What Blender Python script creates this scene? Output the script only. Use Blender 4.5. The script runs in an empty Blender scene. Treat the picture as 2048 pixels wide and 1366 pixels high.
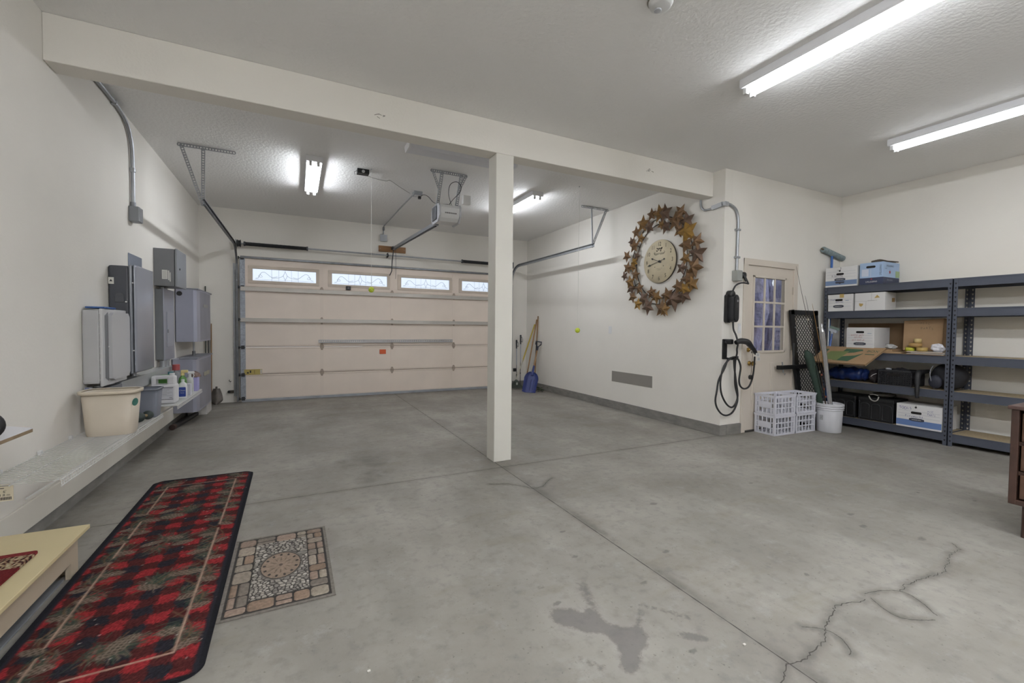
import bpy, bmesh, math, random
import numpy as np
from mathutils import Vector, Matrix
random.seed(7); rng = np.random.default_rng(7)
SC = bpy.context.scene
COL = SC.collection
PI = math.pi

# ------------------------------------------------------------------ camera, world, exposure
def make_camera():
    yaw, pit, roll = 0.4591, -0.0297, 0.0095
    F = Vector((math.sin(yaw)*math.cos(pit), math.cos(yaw)*math.cos(pit), math.sin(pit)))
    R = Vector((math.cos(yaw), -math.sin(yaw), 0)); U = R.cross(F)
    R2 = R*math.cos(roll) + U*math.sin(roll); U2 = -R*math.sin(roll) + U*math.cos(roll)
    cd = bpy.data.cameras.new('camera'); cam = bpy.data.objects.new('camera', cd); COL.objects.link(cam)
    cd.sensor_width = 36; cd.sensor_fit = 'HORIZONTAL'; cd.lens = 873.2/2048*36; cd.clip_start = .05
    m = Matrix.Identity(4)
    for i in range(3):
        m[i][0] = R2[i]; m[i][1] = U2[i]; m[i][2] = -F[i]; m[i][3] = (1.3922, 0, 1.2669)[i]
    cam.matrix_world = m
    SC.camera = cam
make_camera()
w = bpy.data.worlds.new('overcast_sky'); SC.world = w; w.use_nodes = True
w.node_tree.nodes['Background'].inputs[0].default_value = (.80, .88, 1, 1)
w.node_tree.nodes['Background'].inputs[1].default_value = 1.25
SC.view_settings.view_transform = 'Standard'; SC.view_settings.look = 'None'
SC.view_settings.exposure = 0.0; SC.view_settings.gamma = 1
# emission of the lit fluorescent tubes: middle, right, added fill behind the camera, over the parking bay
P_MID, P_RIGHT, P_FILL, P_BACK = 40, 12, 176, 73

# room (metres): left wall x=0, garage door wall y=YD, right wall of the bay x=XR, return wall y=YJ, far right wall x=X2
XR, YD, H, YJ, X2, YBACK = 5.955, 8.514, 3.186, 3.57, 8.403, -1.7

# ------------------------------------------------------------------ materials
def lin(h):
    if isinstance(h, str):
        h = h.lstrip('#'); c = [int(h[i:i+2], 16)/255 for i in (0, 2, 4)]
        return tuple(x/12.92 if x <= .04045 else ((x+.055)/1.055)**2.4 for x in c)
    return tuple(h)
MATS = {}
def M(name, col, rough=.5, metal=0, noise=None, bump=None, attr=None, trans=0, emit=None, coat=0, spec=.5, aniso=None):
    if name in MATS: return MATS[name]
    m = bpy.data.materials.new(name); m.use_nodes = True; MATS[name] = m
    nt = m.node_tree; N = nt.nodes; L = nt.links; b = N['Principled BSDF']
    c = lin(col) + (1,)
    b.inputs['Base Color'].default_value = c; b.inputs['Roughness'].default_value = rough
    b.inputs['Metallic'].default_value = metal; b.inputs['Transmission Weight'].default_value = trans
    b.inputs['Specular IOR Level'].default_value = spec; b.inputs['Coat Weight'].default_value = coat
    if emit:
        b.inputs['Emission Color'].default_value = lin(emit[0]) + (1,); b.inputs['Emission Strength'].default_value = emit[1]
    tc = N.new('ShaderNodeTexCoord')
    src = None
    if attr:
        a = N.new('ShaderNodeAttribute'); a.attribute_name = attr; src = a.outputs['Color']
    if noise:      # (scale, amount[, stretch])
        n = N.new('ShaderNodeTexNoise'); n.inputs['Scale'].default_value = noise[0]; n.inputs['Detail'].default_value = 6
        if len(noise) > 2:
            mp = N.new('ShaderNodeMapping'); mp.inputs['Scale'].default_value = noise[2]
            L.new(tc.outputs['Object'], mp.inputs[0]); L.new(mp.outputs[0], n.inputs['Vector'])
        else: L.new(tc.outputs['Object'], n.inputs['Vector'])
        r = N.new('ShaderNodeMapRange'); r.inputs[1].default_value = .3; r.inputs[2].default_value = .7
        r.inputs[3].default_value = 1-noise[1]; r.inputs[4].default_value = 1+noise[1]*.6
        L.new(n.outputs[0], r.inputs[0])
        mx = N.new('ShaderNodeMix'); mx.data_type = 'RGBA'; mx.blend_type = 'MULTIPLY'; mx.inputs[0].default_value = 1
        if src: L.new(src, mx.inputs[6])
        else: mx.inputs[6].default_value = c
        L.new(r.outputs[0], mx.inputs[7]); src = mx.outputs[2]
    if src: L.new(src, b.inputs['Base Color'])
    if bump:       # (scale, strength, distance)
        n = N.new('ShaderNodeTexNoise'); n.inputs['Scale'].default_value = bump[0]; n.inputs['Detail'].default_value = 3
        L.new(tc.outputs['Object'], n.inputs['Vector'])
        bp = N.new('ShaderNodeBump'); bp.inputs['Strength'].default_value = bump[1]; bp.inputs['Distance'].default_value = bump[2]
        L.new(n.outputs[0], bp.inputs['Height']); L.new(bp.outputs[0], b.inputs['Normal'])
    return m

WALL = M('cream_wall_paint', '#e6e2da', .75, noise=(1.3, .035), bump=(55, .25, .004), spec=.25)
CEIL = M('ceiling_texture', '#efeeec', .8, noise=(.8, .02), bump=(34, .6, .008), spec=.25)
TRIMW = M('white_trim_paint', '#d9d4c9', .5, noise=(3, .03))
CONC = M('curb_concrete', '#7f7c77', .85, noise=(7, .22, (1, 1, 2.5)), bump=(60, .4, .003))
GALV = M('galvanized_steel', '#a9acb0', .42, .75, noise=(14, .12))
DGALV = M('dull_track_steel', '#77797c', .45, .7, noise=(12, .2))
DSTEEL = M('oiled_dark_steel', '#3d3e40', .5, .5, noise=(20, .2))
BLACK = M('black_plastic', '#1b1b1d', .45)
MBLACK = M('black_powder_coat', '#161617', .5, noise=(20, .15))
WHITEP = M('white_plastic', '#d9d9d8', .4)
WENAM = M('white_enamel_metal', '#e2e2e4', .35)
GREYBOX = M('grey_enclosure_paint', '#85888c', .45, .15, noise=(4, .04))
SILVER = M('silver_cover_paint', '#a3a6b0', .3, .35, noise=(2, .03))
DARKBAT = M('dark_graphite_plastic', '#4a4c52', .5, noise=(5, .05))
LGREY = M('light_grey_enclosure', '#b4b4b5', .45, noise=(3, .03))
CREAMP = M('cream_plastic', '#cfc4b3', .45, noise=(4, .06))
STEELBLUE = M('slate_shelf_paint', '#4d515c', .45, .2, noise=(6, .06))
MDF = M('particle_board', '#ab9a7c', .8, noise=(60, .18))
CARD = M('brown_cardboard', '#9d8060', .85, noise=(9, .07))
CARDD = M('brown_cardboard_inside', '#7d6449', .85, noise=(9, .1))
BOXW = M('white_box_board', '#d6d4d2', .7, noise=(6, .03))
BOXBLUE = M('blue_box_band', '#6f83a4', .7)
INK = M('black_ink', '#222228', .7)
INKB = M('blue_marker_ink', '#4a4c86', .7)
INKR = M('red_marker_ink', '#a5484a', .7)
HOLE = M('dark_handle_hole', '#191412', .9)
TAPE = M('tan_packing_tape', '#b59a5f', .4)
GREENP = M('green_print', '#3b5a42', .8)
BRASS = M('brass', '#a98a4b', .3, .9)
WOODH = M('wood_handle', '#94714a', .55, noise=(8, .2, (1, 1, .15)))
CRATEW = M('white_crate_plastic', '#d8d8e0', .4)

# ------------------------------------------------------------------ mesh builder
def basis(n):
    n = Vector(n).normalized(); a = Vector((0, 0, 1)) if abs(n.z) < .9 else Vector((1, 0, 0))
    u = a.cross(n).normalized(); return u, n.cross(u)
TEXTS = {}
def glyphs(s):
    if s not in TEXTS:
        c = bpy.data.curves.new('t', 'FONT'); c.body = s; c.size = 1; c.resolution_u = 3; c.align_x = 'CENTER'; c.align_y = 'CENTER'
        o = bpy.data.objects.new('t', c); me = bpy.data.meshes.new_from_object(o)
        TEXTS[s] = ([tuple(v.co) for v in me.vertices], [tuple(p.vertices) for p in me.polygons])
        bpy.data.objects.remove(o); bpy.data.meshes.remove(me); bpy.data.curves.remove(c)
    return TEXTS[s]
WO = {}
class MB:
    def __init__(s): s.v = []; s.f = []; s.m = []; s.mi = 0; s.sm = []
    def add(s, vs, fs, smooth=False):
        k = len(s.v); s.v += [tuple(p) for p in vs]; s.f += [tuple(i+k for i in f) for f in fs]
        s.m += [s.mi]*len(fs); s.sm += [smooth]*len(fs); return s
    def mat(s, i): s.mi = i; return s
    def box(s, x0, x1, y0, y1, z0, z1, bev=0, seg=2, T=None):
        if x1 < x0: x0, x1 = x1, x0
        if y1 < y0: y0, y1 = y1, y0
        if z1 < z0: z0, z1 = z1, z0
        if bev:
            bm = bmesh.new(); bmesh.ops.create_cube(bm, size=1, matrix=Matrix.Translation(((x0+x1)/2, (y0+y1)/2, (z0+z1)/2)) @ Matrix.Diagonal((x1-x0, y1-y0, z1-z0, 1)))
            bmesh.ops.bevel(bm, geom=bm.edges[:], offset=min(bev, .49*min(x1-x0, y1-y0, z1-z0)), segments=seg, profile=.5, affect='EDGES')
            bm.verts.index_update(); vs = [v.co.copy() for v in bm.verts]; fs = [[v.index for v in f.verts] for f in bm.faces]; bm.free()
        else:
            vs = [Vector(p) for p in ((x0,y0,z0),(x1,y0,z0),(x1,y1,z0),(x0,y1,z0),(x0,y0,z1),(x1,y0,z1),(x1,y1,z1),(x0,y1,z1))]
            fs = [(0,3,2,1),(4,5,6,7),(0,1,5,4),(1,2,6,5),(2,3,7,6),(3,0,4,7)]
        if T: vs = [T @ v for v in vs]
        return s.add(vs, fs)
    def bar(s, p0, p1, w, h, up=(0, 0, 1)):      # rectangular bar between points
        p0 = Vector(p0); p1 = Vector(p1); d = (p1-p0).normalized(); u = d.cross(Vector(up))
        if u.length < 1e-4: u = d.cross(Vector((1, 0, 0)))
        u.normalize(); v = u.cross(d); vs = []
        for p in (p0, p1):
            for a, b in ((-1,-1),(1,-1),(1,1),(-1,1)): vs.append(p+u*a*w/2+v*b*h/2)
        return s.add(vs, [(0,1,2,3),(7,6,5,4),(0,4,5,1),(1,5,6,2),(2,6,7,3),(3,7,4,0)])
    def cyl(s, p0, p1, r0, r1=None, n=16, cap=True):
        r1 = r0 if r1 is None else r1; p0 = Vector(p0); p1 = Vector(p1); u, v = basis(p1-p0); vs = []
        for p, r in ((p0, r0), (p1, r1)):
            vs += [p+(u*math.cos(2*PI*i/n)+v*math.sin(2*PI*i/n))*r for i in range(n)]
        s.add(vs, [(i, (i+1) % n, n+(i+1) % n, n+i) for i in range(n)], True)
        if cap: s.add(vs, [tuple(range(n-1, -1, -1)), tuple(range(n, 2*n))])
        return s
    def tube(s, pts, r, n=8, closed=False, smooth=0):
        pts = [Vector(p) for p in pts]
        n0 = len(pts)
        if smooth:
            pts = spline(pts, smooth, closed)
            if isinstance(r, (list, tuple)): r = [float(np.interp(i/(len(pts)-1)*(n0-1), range(n0), r)) for i in range(len(pts))]
        k = len(pts); rings = []; pu = None
        for i, p in enumerate(pts):
            a = pts[i-1] if (i or closed) else p; b = pts[(i+1) % k] if (i < k-1 or closed) else p
            d = (b-a).normalized() if (b-a).length > 1e-9 else Vector((0, 0, 1))
            if pu is None: u, _ = basis(d)
            else:
                u = pu-d*pu.dot(d); u = u.normalized() if u.length > 1e-6 else basis(d)[0]
            pu = u; v = d.cross(u); rr = r[i] if isinstance(r, (list, tuple)) else r
            rings += [p+(u*math.cos(2*PI*j/n)+v*math.sin(2*PI*j/n))*rr for j in range(n)]
        fs = []
        for i in range(k if closed else k-1):
            a = i*n; b = ((i+1) % k)*n
            fs += [(a+j, a+(j+1) % n, b+(j+1) % n, b+j) for j in range(n)]
        s.add(rings, fs, True)
        if not closed: s.add(rings, [tuple(range(n-1, -1, -1)), tuple(range((k-1)*n, k*n))])
        return s
    def lathe(s, prof, c=(0, 0, 0), ax=(0, 0, 1), n=24, sx=1, sy=1):
        c = Vector(c); a = Vector(ax).normalized(); u, v = (Vector((1,0,0)), Vector((0,1,0))) if abs(a.z) > .99 else basis(a); vs = []
        for r, z in prof: vs += [c+a*z+(u*sx*math.cos(2*PI*i/n)+v*sy*math.sin(2*PI*i/n))*max(r, 1e-5) for i in range(n)]
        fs = []
        for k in range(len(prof)-1): fs += [(k*n+i, k*n+(i+1) % n, (k+1)*n+(i+1) % n, (k+1)*n+i) for i in range(n)]
        return s.add(vs, fs, True)
    def prism(s, poly, o, u, v, d):              # polygon in (u, v) at o, extruded by vector d
        o, u, v, d = map(Vector, (o, u, v, d)); n = len(poly)
        a = [o+u*x+v*y for x, y in poly]; b = [p+d for p in a]
        return s.add(a+b, [tuple(range(n-1, -1, -1)), tuple(range(n, 2*n))]+[(i, (i+1) % n, n+(i+1) % n, n+i) for i in range(n)])
    def rrect(s, w, h, r, o, u, v, d, n=5):      # rounded rectangle centred at o
        P = []
        for cx, cy, a0 in ((w/2-r, h/2-r, 0), (-w/2+r, h/2-r, 90), (-w/2+r, -h/2+r, 180), (w/2-r, -h/2+r, 270)):
            for i in range(n+1):
                a = math.radians(a0+90*i/n); P.append((cx+r*math.cos(a), cy+r*math.sin(a)))
        return s.prism(P, o, u, v, d)
    def sphere(s, c, r, n=16, sx=1, sy=1, sz=1):
        prof = [(math.sin(PI*i/n)*r, -math.cos(PI*i/n)*r*sz) for i in range(n+1)]
        return s.lathe(prof, c, (0, 0, 1), n*2 if n < 12 else 24, sx, sy)
    def text(s, t, size, o, u, v, jit=0, sx=1):
        o, u, v = Vector(o), Vector(u).normalized(), Vector(v).normalized()
        if not jit:
            vs, fs = glyphs(t); return s.add([o+u*x*size*sx+v*y*size for x, y, _ in vs], fs)
        adv = size*.62*sx; x0 = -adv*(len(t)-1)/2
        for i, ch in enumerate(t):
            if ch == ' ': continue
            vs, fs = glyphs(ch); a = random.uniform(-.25, .25)*jit; dy = random.uniform(-.12, .12)*size*jit; k = size*random.uniform(.85, 1.12)
            ca, sa = math.cos(a), math.sin(a)
            s.add([o+u*(x0+adv*i+(x*ca-y*sa)*k*sx*.85)+v*(dy+(x*sa+y*ca)*k) for x, y, _ in vs], fs)
        return s
    def build(s, name, mats, parent=None, smooth=None):
        if not isinstance(mats, (list, tuple)): mats = [mats]
        A = np.array(s.v, float); lo, hi = A.min(0), A.max(0)
        org = Vector(((lo[0]+hi[0])/2, (lo[1]+hi[1])/2, lo[2]))
        me = bpy.data.meshes.new(name); me.from_pydata([tuple(p) for p in A-np.array(org)], [], s.f)
        for m in mats: me.materials.append(m)
        me.polygons.foreach_set('material_index', s.m)
        me.polygons.foreach_set('use_smooth', [bool(smooth) if smooth is not None else x for x in s.sm])
        if smooth is not None and smooth: me.polygons.foreach_set('use_smooth', [True]*len(s.f))
        bm = bmesh.new(); bm.from_mesh(me); bmesh.ops.recalc_face_normals(bm, faces=bm.faces); bm.to_mesh(me); bm.free()
        me.update()
        o = bpy.data.objects.new(name, me); COL.objects.link(o); WO[o.name] = org
        if parent is not None: o.parent = parent; o.location = org-WO[parent.name]
        else: o.location = org
        return o
def spline(pts, k, closed=False):
    n = len(pts); out = []
    for i in range(n if closed else n-1):
        p0 = pts[(i-1) % n] if (i or closed) else pts[0]; p1 = pts[i]; p2 = pts[(i+1) % n]; p3 = pts[(i+2) % n] if (i+2 < n or closed) else pts[-1]
        for j in range(k):
            t = j/k; out.append(.5*((2*p1)+(p2-p0)*t+(2*p0-5*p1+4*p2-p3)*t*t+(3*p1-p0-3*p2+p3)*t**3))
    if not closed: out.append(pts[-1])
    return out
def tag(o, label, cat, group=None):
    o['label'] = label; o['category'] = cat; o['kind'] = 'thing'
    if group: o['group'] = group
    return o
def thing(name, label, cat, loc=(0, 0, 0), group=None):      # parts are then built in world coordinates
    o = bpy.data.objects.new(name, None); COL.objects.link(o); o.location = loc; o.empty_display_size = .1
    WO[o.name] = Vector(loc); return tag(o, label, cat, group)
def struct(mb, name, mats, parent=None, smooth=None):
    o = mb.build(name, mats, parent, smooth)
    if parent is None: o['kind'] = 'structure'
    return o
def setting(name, loc):
    o = bpy.data.objects.new(name, None); COL.objects.link(o); o.location = loc; o['kind'] = 'structure'; WO[o.name] = Vector(loc); return o
def dup(root, loc, rz=None, label=None):
    r = root.copy(); COL.objects.link(r); r.location = loc
    if rz is not None: r.rotation_euler = (0, 0, rz)
    if label: r['label'] = label
    for ch in list(root.children):
        c = ch.copy(); COL.objects.link(c); c.parent = r
        for g in list(ch.children):
            d = g.copy(); COL.objects.link(d); d.parent = c
    return r
def painted(name, W, L, nx, ny, colf, hf, mat, parent=None, loc=(0, 0, 0), rz=0, round_=0.0, thick=.008):
    """a mat or rug: fine grid W x L with colours per point, side skirt down to its underside"""
    x = np.linspace(0, W, nx); y = np.linspace(0, L, ny); X, Y = np.meshgrid(x, y)
    if round_:                                   # pull grid points inside rounded corners
        for cx, sx in ((round_, -1), (W-round_, 1)):
            for cy, sy in ((round_, -1), (L-round_, 1)):
                q = ((X-cx)*sx > 0) & ((Y-cy)*sy > 0); dx = X-cx; dy = Y-cy
                m = np.maximum(np.abs(dx), np.abs(dy)); h = np.hypot(dx, dy)+1e-9
                X = np.where(q, cx+dx*m/h, X); Y = np.where(q, cy+dy*m/h, Y)
    C = colf(X, Y); Z = thick+hf(X, Y)
    V = np.stack([X-W/2, Y-L/2, Z], -1).reshape(-1, 3); c = C.reshape(-1, 3)
    idx = np.arange(nx*ny).reshape(ny, nx)
    q = np.stack([idx[:-1, :-1], idx[:-1, 1:], idx[1:, 1:], idx[1:, :-1]], -1).reshape(-1, 4)
    ring = np.concatenate([idx[0, :-1], idx[:-1, -1], idx[-1, :0:-1], idx[:0:-1, 0]]); n = len(ring)
    low = V[ring].copy(); low[:, 2] = 0; b = len(V); V = np.vstack([V, low]); c = np.vstack([c, c[ring]])
    j = np.arange(n); k = (j+1) % n
    side = np.stack([b+j, b+k, ring[k], ring[j]], -1)
    faces = np.vstack([q, side]).tolist() + [[b+i for i in range(n)][::-1]]
    me = bpy.data.meshes.new(name); me.from_pydata(V.tolist(), [], faces)
    a = me.color_attributes.new('paint', 'FLOAT_COLOR', 'POINT')
    a.data.foreach_set('color', np.hstack([c, np.ones((len(c), 1))]).astype(np.float32).ravel())
    me.materials.append(mat); me.update()
    o = bpy.data.objects.new(name, me); COL.objects.link(o); WO[o.name] = Vector(loc)
    if parent is not None: o.parent = parent; o.location = Vector(loc)-WO[parent.name]
    else: o.location = loc
    o.rotation_euler = (0, 0, rz); return o
EX, EY, EZ = (1, 0, 0), (0, 1, 0), (0, 0, 1); NY = (0, -1, 0); NX = (-1, 0, 0)
# ------------------------------------------------------------------ floor with its joints, cracks and stains
def floor_material():
    m = M('floor_concrete', '#8d8a84', .62, spec=.35); nt = m.node_tree; N = nt.nodes; L = nt.links; b = N['Principled BSDF']
    tc = N.new('ShaderNodeTexCoord')
    def noise(s, det=8, map_=None, rough=.6):
        n = N.new('ShaderNodeTexNoise'); n.inputs['Scale'].default_value = s; n.inputs['Detail'].default_value = det; n.inputs['Roughness'].default_value = rough
        if map_:
            mp = N.new('ShaderNodeMapping'); mp.inputs['Scale'].default_value = map_; L.new(tc.outputs['Object'], mp.inputs[0]); L.new(mp.outputs[0], n.inputs[0])
        else: L.new(tc.outputs['Object'], n.inputs[0])
        return n.outputs[0]
    def rng_(src, a, b_, c, d):
        r = N.new('ShaderNodeMapRange'); r.inputs[1].default_value = a; r.inputs[2].default_value = b_; r.inputs[3].default_value = c; r.inputs[4].default_value = d
        L.new(src, r.inputs[0]); return r.outputs[0]
    def mul(a, b_):
        x = N.new('ShaderNodeMath'); x.operation = 'MULTIPLY'; L.new(a, x.inputs[0]); L.new(b_, x.inputs[1]); return x.outputs[0]
    def mix(fac, a, colb):
        x = N.new('ShaderNodeMix'); x.data_type = 'RGBA'; L.new(fac, x.inputs[0])
        if isinstance(a, tuple): x.inputs[6].default_value = a
        else: L.new(a, x.inputs[6])
        x.inputs[7].default_value = colb; return x.outputs[2]
    col = mix(rng_(noise(1.1), .35, .65, 0, 1), lin('#9f9b93')+(1,), lin('#847f77')+(1,))
    col = mix(rng_(noise(2.3, 6, (1, .35, 1)), .42, .68, 0, .62), col, lin('#7b7770')+(1,))
    col = mix(rng_(noise(16, 6), .5, .72, 0, .5), col, lin('#6f6d6a')+(1,))
    col = mix(rng_(noise(5, 8, None, .75), .56, .7, 0, .4), col, lin('#aaa8a3')+(1,))
    st = N.new('ShaderNodeAttribute'); st.attribute_name = 'stain'
    n2 = N.new('ShaderNodeMath'); n2.operation = 'MULTIPLY_ADD'; n2.inputs[1].default_value = .95; n2.inputs[2].default_value = -.475
    L.new(noise(30, 8, None, .75), n2.inputs[0])
    ad = N.new('ShaderNodeMath'); ad.operation = 'ADD'; L.new(st.outputs['Fac'], ad.inputs[0]); L.new(n2.outputs[0], ad.inputs[1])
    col = mix(rng_(ad.outputs[0], .4, .62, 0, .62), col, lin('#5c5857')+(1,))
    col = mix(rng_(noise(48, 2), .66, .73, 0, .55), col, lin('#5e5a54')+(1,)); col = mix(rng_(noise(1.7, 9, (.6, 1.6, 1), .7), .55, .72, 0, .45), col, lin('#77705f')+(1,))
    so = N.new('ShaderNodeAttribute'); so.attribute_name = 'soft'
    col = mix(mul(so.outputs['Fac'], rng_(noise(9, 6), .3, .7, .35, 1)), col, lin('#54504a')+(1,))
    L.new(col, b.inputs['Base Color'])
    bp = N.new('ShaderNodeBump'); bp.inputs['Strength'].default_value = .15; bp.inputs['Distance'].default_value = .004
    L.new(noise(70, 4), bp.inputs['Height']); L.new(bp.outputs[0], b.inputs['Normal'])
    L.new(rng_(noise(3), .3, .7, .5, .7), b.inputs['Roughness'])
    return m
stain1=[(2.39,1.62),(2.43,1.65),(2.51,1.62),(2.53,1.57),(2.57,1.59),(2.6,1.55),(2.59,1.48),(2.63,1.42),(2.69,1.4),(2.78,1.48),(2.8,1.48),(2.7,1.38),(2.7,1.34),(2.66,1.3),(2.59,1.27),(2.56,1.23),(2.5,1.2),(2.47,1.22),(2.48,1.26),(2.52,1.3),(2.54,1.36),(2.54,1.42),(2.47,1.46),(2.43,1.51),(2.39,1.56)]
stain2=[(2.36,1.37),(2.43,1.27),(2.41,1.26),(2.35,1.36)]
stain3=[(2.81,1.51),(2.96,1.34),(2.94,1.32),(2.8,1.5)]
stain4=[(2.81,1.3),(2.84,1.29),(2.9,1.25),(2.91,1.2),(2.85,1.22),(2.81,1.27)]
crackA=[(2.85,.86),(2.95,0.94),(3.06,0.99),(3.09,0.98),(3.13,0.97),(3.19,0.98),(3.26,0.99),(3.33,1.0),(3.4,1.04),(3.53,1.08),(3.63,1.11),(3.71,1.09),(3.75,1.08),(3.8,1.07)]
crackB=[(4.04,1.03),(4.13,1.05),(4.21,1.05),(4.37,1.03),(4.48,1.02),(4.73,1.09),(4.87,1.09),(4.92,1.14)]
ring1=[(3.85,1.1),(3.95,1.08),(4.04,1.03),(4.02,0.95),(3.97,0.89),(3.96,0.87)]
ring2=[(3.84,1.07),(3.8,1.0),(3.79,0.94),(3.83,0.9),(3.91,0.86)]
arc=[(3.33,1.09),(3.39,1.05),(3.41,1.01),(3.4,0.97),(3.36,0.92),(3.33,0.91)]
crackC=[(2.79,3.23),(2.93,3.17),(3.03,3.06),(3.07,2.99),(3.16,3.0),(3.27,3.1),(3.34,3.14)]
def seg_d(X, Y, pts, closed=False):
    D = np.full(X.shape, 9.); P = pts+[pts[0]] if closed else pts
    for (ax, ay), (bx, by) in zip(P[:-1], P[1:]):
        dx, dy = bx-ax, by-ay; t = np.clip(((X-ax)*dx+(Y-ay)*dy)/(dx*dx+dy*dy+1e-12), 0, 1)
        D = np.minimum(D, np.hypot(X-ax-t*dx, Y-ay-t*dy))
    return D
def inside(X, Y, pts):
    c = np.zeros(X.shape, bool); n = len(pts)
    for i in range(n):
        (ax, ay), (bx, by) = pts[i-1], pts[i]
        if ay != by: c ^= ((ay > Y) != (by > Y)) & (X < (bx-ax)*(Y-ay)/(by-ay)+ax)
    return c
def build_floor():
    xs = np.concatenate([np.arange(-.1, 8.5, .022), [8.62]]); ys = np.concatenate([[-1.9, -1], np.arange(.6, 8.64, .022)])
    nx, ny = len(xs), len(ys); X, Y = np.meshgrid(xs, ys)
    stain = np.zeros(X.shape); soft = np.zeros(X.shape)
    for p in (stain1, stain2, stain3, stain4):
        d = seg_d(X, Y, p, True); sd = np.where(inside(X, Y, p), -d, d); stain = np.maximum(stain, np.clip(.5-sd/.07, 0, 1))
    stain = np.maximum(stain, .62*np.clip(1-seg_d(X, Y, [(2.66, 1.75), (2.6, 1.6)])/.09, 0, 1))
    for cx, cy, r in ((3.72,2.36,.045),(3.28,1.81,.035),(2.95,1.63,.03),(2.46,1.82,.028),(2.47,1.68,.028),(2.88,2.27,.03),(2.78,1.99,.03),(2.79,1.19,.028),(4.78,2.34,.03),(3.77,1.32,.028),(3.85,1.31,.02),(4.7,1.5,.04),(4.83,1.25,.04),(4.84,1.64,.04),(5.8,1.64,.03),(5.98,1.37,.03)):
        stain = np.maximum(stain, np.clip(1.0-np.hypot(X-cx, (Y-cy)*1.7)/r*.62, 0, 1))
    for cx, cy, rx, ry, a in ((2.0,4.34,.16,.25,.8),(2.0,3.85,.14,.16,.7),(1.73,6.6,.5,.35,.75),(1.18,6.17,.35,.3,.5),(1.51,5.47,.3,.5,.55),(6.38,5.0,.4,.5,.3),(1.65,6.2,.3,.5,.5),(4.6,5.3,.6,.7,.35),(4.1,4.3,.5,.25,.3),(2.0,7.4,1.6,.3,.4),(4.5,2.6,.6,.2,.25),(4.9,1.9,.35,.12,.3),(4.5,1.02,.15,.06,.5),(3.55,1.0,.12,.06,.4),(5.3,1.5,.5,.1,.3),(2.75,1.75,.4,.2,.2)):
        soft = np.maximum(soft, a*.8*np.exp(-(((X-cx)/rx)**2+((Y-cy)/ry)**2)))
    soft = np.maximum(soft, .85*np.exp(-((X-3.09)/.035)**2)*(Y < 3.6)*(.6+.4*np.sin(Y*9)))
    for cx, cy, r in ((1.94,4.36,.10),(1.84,4.2,.09),(2.04,4.15,.11),(1.97,3.93,.09),(1.77,4.33,.08),(2.1,3.9,.08),(1.9,3.75,.1),(1.75,6.55,.16),(1.9,6.75,.12),(1.2,6.2,.2)): soft = np.maximum(soft, .6*np.exp(-((X-cx)**2+(Y-cy)**2)**2/r**4))
    soft = np.maximum(soft, .3*np.exp(-((X-3.07)/.02)**2)); soft = np.maximum(soft, .4*np.exp(-((Y-3.575)/.03)**2)*(X < 6))
    for p in (crackA, crackB, ring1, ring2, arc, crackC): soft = np.maximum(soft, .8*np.exp(-(seg_d(X, Y, p)/.022)**2))
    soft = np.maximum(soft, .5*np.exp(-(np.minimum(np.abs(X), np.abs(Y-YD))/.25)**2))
    V = np.stack([X, Y, np.zeros_like(X)], -1).reshape(-1, 3)
    idx = np.arange(nx*ny).reshape(ny, nx); q = np.stack([idx[:-1,:-1], idx[:-1,1:], idx[1:,1:], idx[1:,:-1]], -1).reshape(-1, 4)
    V = V.tolist(); F = q.tolist(); nq = len(F)
    # slab under the surface and the dark joint and crack lines
    mb = MB(); mb.box(-.1, 8.62, -1.9, 8.64, -.2, -.002)
    nb = len(mb.f)
    def ribbon(pts, wd, jit, step=.012):
        P = []
        for (ax, ay), (bx, by) in zip(pts[:-1], pts[1:]):
            n = max(2, int(math.hypot(bx-ax, by-ay)/step))
            P += [Vector((ax+(bx-ax)*i/n, ay+(by-ay)*i/n, 0)) for i in range(n)]
        P.append(Vector(pts[-1]+(0,))); wob = 0; Q = []
        for p in P: wob = .8*wob+random.uniform(-1, 1)*jit; Q.append(p+Vector((wob, random.uniform(-1, 1)*jit, 0)))
        vs = []
        for i, p in enumerate(Q):
            d = (Q[min(i+1, len(Q)-1)]-Q[max(i-1, 0)]); d = Vector((1, 0, 0)) if d.length < 1e-8 else d.normalized()
            nrm = Vector((-d.y, d.x, 0))*wd*random.uniform(.55, 1.2)/2; vs += [p+nrm+Vector((0,0,.0006)), p-nrm+Vector((0,0,.0006))]
        mb.add(vs, [(2*i, 2*i+1, 2*i+3, 2*i+2) for i in range(len(Q)-1)])
    ribbon([(3.07, -1.6), (3.07, 8.45)], .0065, .0004, .03); ribbon([(.02, 3.577), (5.9, 3.577)], .006, .0004, .03)
    ribbon(crackA, .005, .006); ribbon(crackB, .0035, .008); ribbon(crackC, .005, .005)
    for p in (ring1, ring2, arc): ribbon([tuple(v[:2]) for v in spline([Vector(a+(0,)) for a in p], 6)], .004, .0012)
    k = len(V); V += mb.v; F += [[i+k for i in f] for f in mb.f]
    me = bpy.data.meshes.new('floor'); me.from_pydata([tuple(v) for v in V], [], F)
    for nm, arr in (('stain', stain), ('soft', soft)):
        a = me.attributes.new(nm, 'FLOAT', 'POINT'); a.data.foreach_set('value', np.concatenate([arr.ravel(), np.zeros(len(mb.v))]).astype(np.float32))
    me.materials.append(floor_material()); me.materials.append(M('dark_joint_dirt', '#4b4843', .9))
    mi = np.zeros(len(F), np.int32); mi[nq+nb:] = 1; me.polygons.foreach_set('material_index', mi); me.update()
    o = bpy.data.objects.new('floor', me); COL.objects.link(o); o['kind'] = 'structure'
build_floor()

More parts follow.
